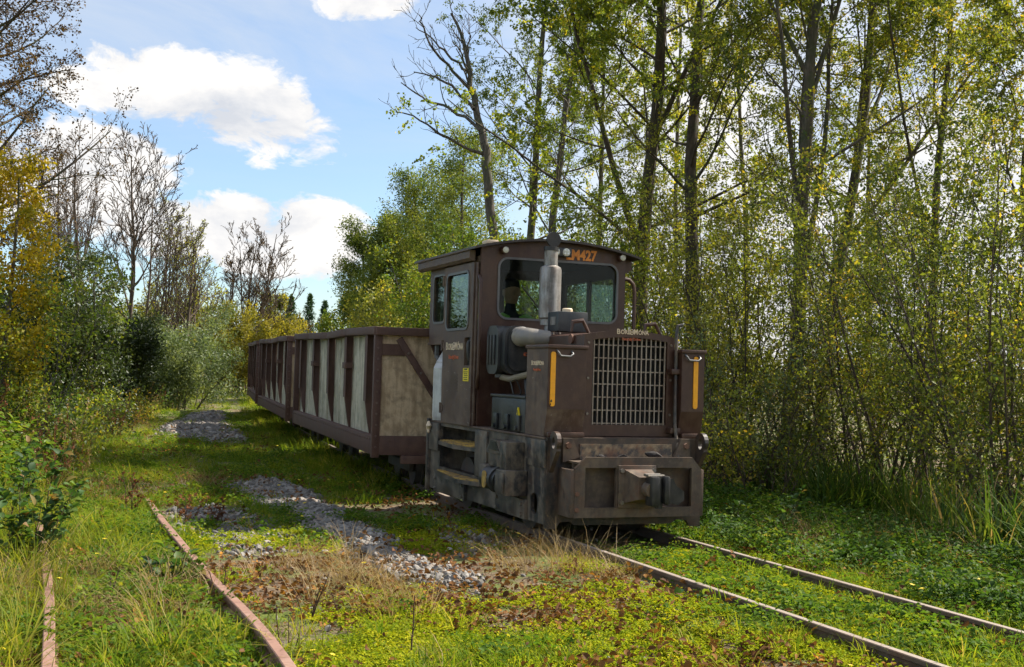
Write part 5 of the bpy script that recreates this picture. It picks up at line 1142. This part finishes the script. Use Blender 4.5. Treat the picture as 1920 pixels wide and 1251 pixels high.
# thicket of shrubs right of the train
TH_ = 'thicket of shrubs along the right-hand ditch'
spec = [(1215,19,4.9,'alder','shrub with yellowing leaves right behind the cab handrail'),
 (1330,18,5.4,'willow','many-stemmed willow just right of the locomotive box'),
 (1420,16,4.4,'willow','fan of thin willow stems behind the first reeds'),
 (1545,16.5,5.0,'hazel','dense shrub under the candelabra tree'),
 (1640,14.6,4.4,'hazel','dark stemmed hazel with branches crossing low over the reeds'),
 (1730,13.6,4.8,'hazel','hazel shrub with arching stems near the right picture edge'),
 (1835,12.6,4.6,'hazel','dense brown-green shrub rising from the reeds at the right edge'),
 (1925,11.6,4.2,'hazel','rightmost shrub, cut by the picture edge'),
 (1790,18,5.6,'hazel','tall loose shrub behind the arching hazel'),
 (1270,23,5.2,'alder','light yellow-green shrub between the dark trunks, low down'),
 (1375,22,5.0,'bush','sunlit bush glowing through the stems right of the locomotive'),
 (1700,22,5.0,'bush','sunlit bush glowing behind the hazel stems')]
for k, (px_, dp, H, lm, lab) in enumerate(spec):
    shrub('hazel_shrub' if lm == 'hazel' else 'willow_shrub', lab, at(px_,dp), dp, H*.86, 11, .34, BARK_B if k%2 else BARK_D, lm, 200+k, .55, .022, 10, .30, 6, 6 if k < 8 else 4, .050 if dp < 19 else .065, .55, .10, .035, n3=3, group=TH_)
for k, (px_, dp, H, lab) in enumerate([(1372,14.6,1.9,'low grey-green bush leaning over the first reeds'),(1440,13.6,1.5,'small leafy bush in front of the willow fan'),(1345,17.0,1.7,'low bush beside the locomotive front corner'),(1905,10.9,1.4,'small bramble bush among the reeds at the right edge')]):
    shrub('low_bush', lab, at(px_,dp), dp, H, 12, .6, BARK_B, 'hazel' if k%2 else 'sallow', 230+k, .35, .012, 8, .35, 5, 8, .05, .5, .1, .05, cat='bush', group='low bushes by the reeds')

# ---- left-hand side
LB = 'bare trees on the left'
bare_tree('ash_tree', 'tall bare ash with a straight speckled trunk standing alone on the left', at(258,29), 29, 5.9, .075, BARK_B, 301, 1, .36, 26, .32, .68, .10, 7, 4, 3, .02, rmin=.0085, fall=.5, group=LB)
bare_tree('ash_tree', 'bare tree with several stems left of the straight ash', at(185,38), 38, 8.6, .08, BARK_B, 302, 4, .35, 16, .30, .62, .10, 6, 4, 2, .14, rmin=.010, base_r=1.3, group=LB)
bare_tree('ash_tree', 'fainter bare tree at the far left above the dark shrub', at(120,42), 42, 8.0, .075, BARK_B, 303, 4, .35, 14, .30, .62, .10, 6, 4, 2, .14, leafm='brown', per=1, ls=.06, rmin=.009, base_r=1.4, group=LB)
bare_tree('ash_tree', 'brownish half-bare trees just right of the straight ash', at(325,42), 42, 6.8, .08, BARK_B, 304, 4, .25, 16, .32, .65, .10, 6, 4, 2, .12, leafm='willow', per=1, ls=.07, rmin=.010, base_r=1.0, group=LB)
bare_tree('ash_tree', 'half-bare tree with green tinge in the middle of the left row', at(378,50), 50, 7.4, .09, BARK_B, 305, 4, .22, 16, .32, .62, .10, 6, 4, 2, .12, leafm='willow', per=1, ls=.08, rmin=.011, base_r=1.0, group=LB)
bare_tree('ash_tree', 'thin bare tree between the middle one and the rounded one', at(425,56), 56, 7.0, .09, BARK_B, 306, 3, .22, 16, .34, .68, .10, 6, 4, 2, .14, leafm='brown', per=1, ls=.08, rmin=.012, base_r=.9, group=LB)
bare_tree('ash_tree', 'bare tree with a rounded crown nearest to the open sky', at(478,58), 58, 7.2, .12, BARK_B, 307, 3, .2, 16, .42, .8, .12, 7, 4, 2, .18, rmin=.014, base_r=.5, group=LB)
shrub('holly_bush', 'large dark evergreen shrub with glossy leaves on the left', at(140,23), 23, 3.1, 16, .26, BARK_D, 'holly', 310, .7, .04, 13, .30, 6, 9, .065, .6, .08, .08, n3=4, cat='bush')
shrub('holly_bush', 'lower dark evergreen shrub beside the straight ash trunk', at(205,26), 26, 2.1, 12, .25, BARK_D, 'holly', 311, .5, .035, 12, .30, 6, 10, .065, .6, .06, .08, n3=4, cat='bush')
leaf_tree('birch_tree', 'golden leaved birch at the left edge of the picture', at(5,15.5), 15.5, 3.9, .05, BARK_G, 'yellow', 312, (.02,0), .10, 30, .28, 7, 4, 12, .05, .75, spread=.06)
shrub('birch_sapling', 'green-yellow sapling below the golden birch at the left edge', at(5,14.5), 14.5, 2.4, 9, .45, BARK_G, 'bush', 313, .4, .016, 12, .32, 6, 12, .05, .65, .1, .06)
shrub('willow_bush', 'pale grey-green willow bush in the middle distance on the left', at(335,33), 33, 2.5, 24, .5, BARK_G, 'sallow', 314, .9, .02, 12, .34, 6, 9, .10, .28, .10, .08, n3=3, cat='bush')
shrub('willow_bush', 'yellowing bush right of the pale willow bush', at(432,48), 48, 3.1, 18, .4, BARK_G, 'gold', 315, 1.2, .025, 12, .32, 6, 8, .11, .5, .08, .1, n3=3, cat='bush')
shrub('willow_bush', 'yellowing bush nearest to the tail wagon', at(488,60), 60, 3.2, 18, .35, BARK_G, 'gold', 316, 1.3, .025, 12, .32, 6, 8, .13, .5, .08, .1, n3=3, cat='bush')
shrub('willow_bush', 'olive bush behind the left row of bare trees', at(290,52), 52, 3.8, 18, .35, BARK_G, 'willow', 317, 1.8, .025, 12, .30, 6, 8, .13, .5, .08, .1, n3=3, cat='bush')
shrub('willow_bush', 'russet-brown bush at the end of the left row', at(522,76), 76, 3.7, 16, .25, BARK_B, 'brown', 318, 1.1, .03, 12, .30, 6, 7, .14, .5, .08, .12, n3=3, cat='bush')
shrub('willow_bush', 'dull green bush behind the golden birch', at(60,30), 30, 2.7, 14, .3, BARK_B, 'willow', 319, 1.0, .025, 12, .30, 6, 8, .08, .5, .08, .1, n3=3, cat='bush')
for k, (px_, dp, H, lab) in enumerate([(20,18,1.1,'bramble mound below the golden birch on the left'),(95,19.5,1.1,'bramble mound in front of the large dark evergreen shrub'),(165,24,.9,'bramble mound at the foot of the lower evergreen shrub'),(-30,13.5,1.0,'bramble mound cut by the left picture edge')]):
    shrub('bramble_mound', lab, at(px_,dp), dp, H, 18, .95, BARK_B, 'bush' if k == 0 else 'holly' if k == 1 else 'hazel', 330+k, .9, .008, 7, .4, 5, 9, .055, .6, .05, .07, cat='bramble', group='bramble mounds on the left')
# big half-bare birch hanging in at the upper left, rooted outside the frame
def hanging_birch():
    rg = np.random.default_rng(77); H = 9.6; P, Rd = stems(rg, 1, .05, H, .12, .02, 10, .03, .03, .2, .05)
    P1, R1 = grow(rg, P, Rd, 44, .30, .98, 1.05, 2.3, 8, .07, .015, .45, .2, .45); P2, R2 = grow(rg, P1, R1, 10, .12, 1, .65, -.34, 4, .10, -.03, .55, .3, .4, rmin=.0045); P3, R3 = grow(rg, P2, R2, 8, .1, 1, .6, -.55, 3, .11, -.06, .6, .4, .3, rmin=.003)
    lf = leaves(rg, P3, 8, .040, .030, .03, .4, seed=78)
    finish('birch_tree', 'half-bare birch whose fine drooping branches fill the upper left corner', 'tree', (at(-120,17),17,gz1(at(-120,17),17)), [('trunk',[(P,Rd,9)]),('branches',[(P1,R1,5),(P2,R2,4),(P3,R3,3)])], lf, BARK_D, LF['brown'])
hanging_birch()
# distant conifers and woodland at the end of the line
def conifer(label, x, y, H, seed, name='fir_tree'):
    rg = np.random.default_rng(seed); P, Rd = stems(rg, 1, 0, H, .14, .01, 8, .01, .02, .1, .02); P1, R1 = grow(rg, P, Rd, 110, .06, 1.0, 1.35, H*.22, 5, .05, -.02, .3, .3, .97, angv=.1, rmin=.012); P2, R2 = grow(rg, P1, R1, 7, .15, 1, .7, -.35, 3, .08, -.02, .5, .5, .4, rmin=.01)
    lf = leaves(rg, P2, 9, .20, .06, .05, .1, seed=seed)
    return finish(name, label, 'tree', (x,y,0), [('trunk',[(P,Rd,6)]),('branches',[(P1,R1,3),(P2,R2,3)])], lf, BARK_B, LF['fir'], 'distant conifers at the end of the line')
conifer('distant dark fir, first left of the gap at the end of the line', at(543,105), 105, 7.6, 401); conifer('tallest distant fir above the tail wagon', at(580,110), 110, 8.2, 402); conifer('distant fir between the tallest one and the pale broadleaf tree', at(604,108), 108, 7.4, 403); conifer('small distant fir at the foot of the tallest one', at(562,98), 98, 5.4, 404)
leaf_tree('oak_tree', 'distant rounded broadleaf tree right of the firs', at(640,100), 100, 7.6, .2, BARK_D, 'bush', 405, (0,0), .1, 22, .36, 7, 4, 12, .2, .6, spread=.2); leaf_tree('oak_tree', 'distant dull green tree left of the firs', at(505,112), 112, 8.0, .2, BARK_D, 'willow', 406, (0,0), .1, 22, .36, 7, 4, 11, .22, .6, spread=.2)
# far-off woodland that closes the horizon: one uncountable mass
rg = np.random.default_rng(9); cs_ = []
N2 = 420; az = rg.uniform(-1.1, 1.1, N2); rr_ = rg.uniform(150, 260, N2)
tops = np.stack([np.sin(az)*rr_, np.cos(az)*rr_], -1); hh = rg.uniform(3.0, 6.5, N2)
M_ = 40000; wi = rg.integers(0, N2, M_); off = rg.normal(0,1,(M_,3)); off = unit(off)*rg.random((M_,1))**.4
pos = np.stack([tops[wi,0]+off[:,0]*3.2, tops[wi,1]+off[:,1]*3.2, hh[wi]*(.5+.5*off[:,2])], -1); d = unit(rg.normal(0,1,(M_,3))); s2 = unit(np.cross(d, rg.normal(0,1,(M_,3)))); sz = rg.uniform(.25,.55,M_)[:,None]
co = np.stack([pos-d*sz, pos+s2*sz*.6, pos+d*sz, pos-s2*sz*.6],1).reshape(-1,3); b = np.arange(M_)*4
fw2 = link('distant_woodland', fast_mesh('distant_woodland', co, np.stack([b,b+1,b+2,b,b+2,b+3],-1).reshape(-1,3), {'leafvar': np.repeat(np.clip(.45+rg.normal(0,.2,M_),0,1),4)}), LF['willow']); tag(fw2, 'far-off line of woodland along the horizon', 'woodland', kind='stuff')
# ------------------------------------------------------------------ single plants in the foreground
BIGLEAF = leaf_mat('alder_sapling_leaf', [(0,(.030,.070,.018)),(.6,(.06,.125,.03)),(.9,(.15,.21,.03)),(1,(.22,.13,.04))], .4, .06, rough=.45)
def plant(name, label, x, y, H, n0, lean, per, L_, W_, seed, lm, stem_r=.006, cat='plant', base_r=.08, leaf_t0=.25, twigs=4, tl=.28, bark=None, blades=None, group=None, up=.03):
    rg = np.random.default_rng(seed); P, Rd = stems(rg, n0, base_r, H, stem_r, lean, 7, .06, up, .35, .35); g = [(P,Rd,5)]; tw = P
    if twigs: tw, tr_ = grow(rg, P, Rd, twigs, .25, 1, .7, H*tl, 3, .12, .05, .6, .5, .3, rmin=.0015); g.append((tw,tr_,3))
    V_, F_, A2 = [], [], []
    for q in tw:
        for k in range(per):
            t_ = rg.uniform(leaf_t0,1)*(len(q)-1); i = min(int(t_), len(q)-2); c = q[i]+(q[i+1]-q[i])*(t_-i); d = unit((q[i+1]-q[i])[None])[0]*.5+rg.normal(0,.6,3); d[2] = d[2]*.6+.1
            leaf_poly(rg, c, d, (rg.normal(0,.4), rg.normal(0,.4), 1), L_*rg.uniform(.6,1.2), W_*rg.uniform(.7,1.2), V_, F_, A2, rg.random(), .15)
    r_ = empty(name, (x,y,gz1(x,y))); tag(r_, label, cat, group); co, q4 = tubes(g); link('stems', fast_mesh('stems', co, q4, smooth=True), bark or STALK, r_)
    if V_: link('leaves', fast_mesh('leaves', np.array(V_), np.array(F_), {'leafvar': np.array(A2)}), lm, r_)
    if blades:
        bv, bf, ba = tri_strip_blades(rg, *blades); link('blades', fast_mesh('blades', np.array(bv), np.array(bf), {'leafvar': np.array(ba)}), LF['bush'], r_)
    return r_
plant('alder_sapling', 'dark green leafy alder sapling at the left edge beside the rusty rail', -3.22, 7.85, .78, 9, .28, 8, .075, .056, 501, BIGLEAF, .007, 'sapling', .2, twigs=7)
plant('alder_sapling', 'smaller leafy sapling behind the one at the left edge', -4.05, 9.6, .75, 8, .35, 8, .075, .055, 502, BIGLEAF, .007, 'sapling', .2, twigs=6)
plant('broadleaf_plant', 'broad-leaved plant with sword-like blades growing between the rusty rails', -2.05, 7.55, .30, 9, .4, 4, .075, .065, 503, BIGLEAF, .005, 'plant', .08, .6, twigs=2, blades=(34,.24,.020,.09,.35,.45,4))
for k, (lx_, ly_, H, lab) in enumerate([(-2.80,2.85,.44,'upright red-brown dock seed stalk beside the rusty rail'),(-2.42,2.4,.34,'withered dark dock plant right of the red-brown stalk'),(-2.25,1.9,.30,'low withered dock plant nearest the gravel'),(-5.2,4.6,.55,'red-brown dock stalk in the grass on the far left')]):
    w = L2W(lx_, ly_); plant('dock_plant', lab, w.x, w.y, H, 4, .22, 14, .03, .016, 510+k, REDST, .005, 'plant', .06, .3, twigs=5, tl=.2, group='withered dock plants')
DL = ['leaning pair of dead stems near the bottom of the rusty rail','tall dead stem group left of the mossy patch','single thin dead stem standing in front of the gravel','dead stems in the lower middle of the picture','short dead stems right of the rusty rail','thin dead stems at the left between the rusty rails']
for k, (px_, py_, H, n0) in enumerate([(540,1215,.34,3),(575,1160,.36,3),(770,1225,.36,1),(640,1150,.30,2),(420,1120,.26,3),(200,1130,.30,3)]):
    d = px_dir(px_, py_); q = -CAM_H/d.z; plant('dead_weed', DL[k], d.x*q, d.y*q, H, n0, .25, 0, .02, .01, 530+k, STRAW, .006, 'weed', .003, twigs=4, tl=.22, group='dead weed stems')
w = L2W(2.2, .6); plant('bramble_plant', 'bluish bramble sprays arching over the herbs right of the locomotive', w.x, w.y, .5, 6, .8, 5, .07, .05, 540, BIGLEAF, .005, 'plant', .25, twigs=5)
w = L2W(.1, -2.1); plant('broadleaf_plant', 'small dark broad-leaved plant beside the left running rail', w.x, w.y, .16, 4, .6, 3, .075, .06, 541, BIGLEAF, .004, 'plant', .05, twigs=2)
# dead stalks in the left-hand weeds and little yellow flowers: too many to count
V_, F_, A2 = [], [], []; rg = np.random.default_rng(61)
for k in range(5):
    P, Rd = stems(rg, 3, .08, .75, .005, .18, 6, .05, .02, .3, .4); tw, tr_ = grow(rg, P, Rd, 7, .35, 1, .5, .14, 2, .1, .05, .6, .5, .3, rmin=.0015); co, q4 = tubes([(P,Rd,3),(tw,tr_,3)])
    V2, F2, A3 = [], [], []
    for q in tw:
        for i_ in range(5): leaf_poly(rg, q[1]+(q[2]-q[1])*rg.random(), rg.normal(0,1,3), (0,.2,1), .025, .014, V2, F2, A3, rg.random())
    tri = np.concatenate([q4[:,[0,1,2]], q4[:,[0,2,3]], np.array(F2)+len(co)]); addp('stalk', (np.concatenate([co, np.array(V2)]), tri, np.concatenate([np.full(len(co),.1), np.array(A3)])), REDST if k < 3 else STRAW)
for k in range(2):
    V2, F2, A3 = [], [], []
    for i_ in range(7): a = i_*.9; leaf_poly(rg, (0,0,.09), (math.cos(a),math.sin(a),.3), (0,0,1), .016, .009, V2, F2, A3, .5)
    bv, bf, ba = tri_strip_blades(rg, 2, .09, .003, .003, .1, .1); n0 = len(V2); addp('flower', (V2, F2, A3), FLOW)
x, y = sector(3200, 12, 45, HALF, 1.0); lx, ly, s_, g1_, g2_ = zone(x, y); keep = (s_ < -3.9+.05*np.clip(ly-6,0,30)) & (lx > -13) & (fbm(x*.6,y*.6,151) > .46)
place('dead_stalks', x[keep], y[keep], 'stalk', .6, 1.4, 'red-brown dead stalks standing among the weeds on the left', 'weeds', .12)
x, y = sector(700, 3.8, 22, HALF, 1.4); lx, ly, s_, g1_, g2_ = zone(x, y); keep = (lx > -7) & (np.abs(s_) > .6) & (fbm(x,y,161) > .5)
place('yellow_flowers', x[keep], y[keep], 'flower', .7, 1.4, 'tiny yellow flowers dotted through the grass', 'flowers', .2)
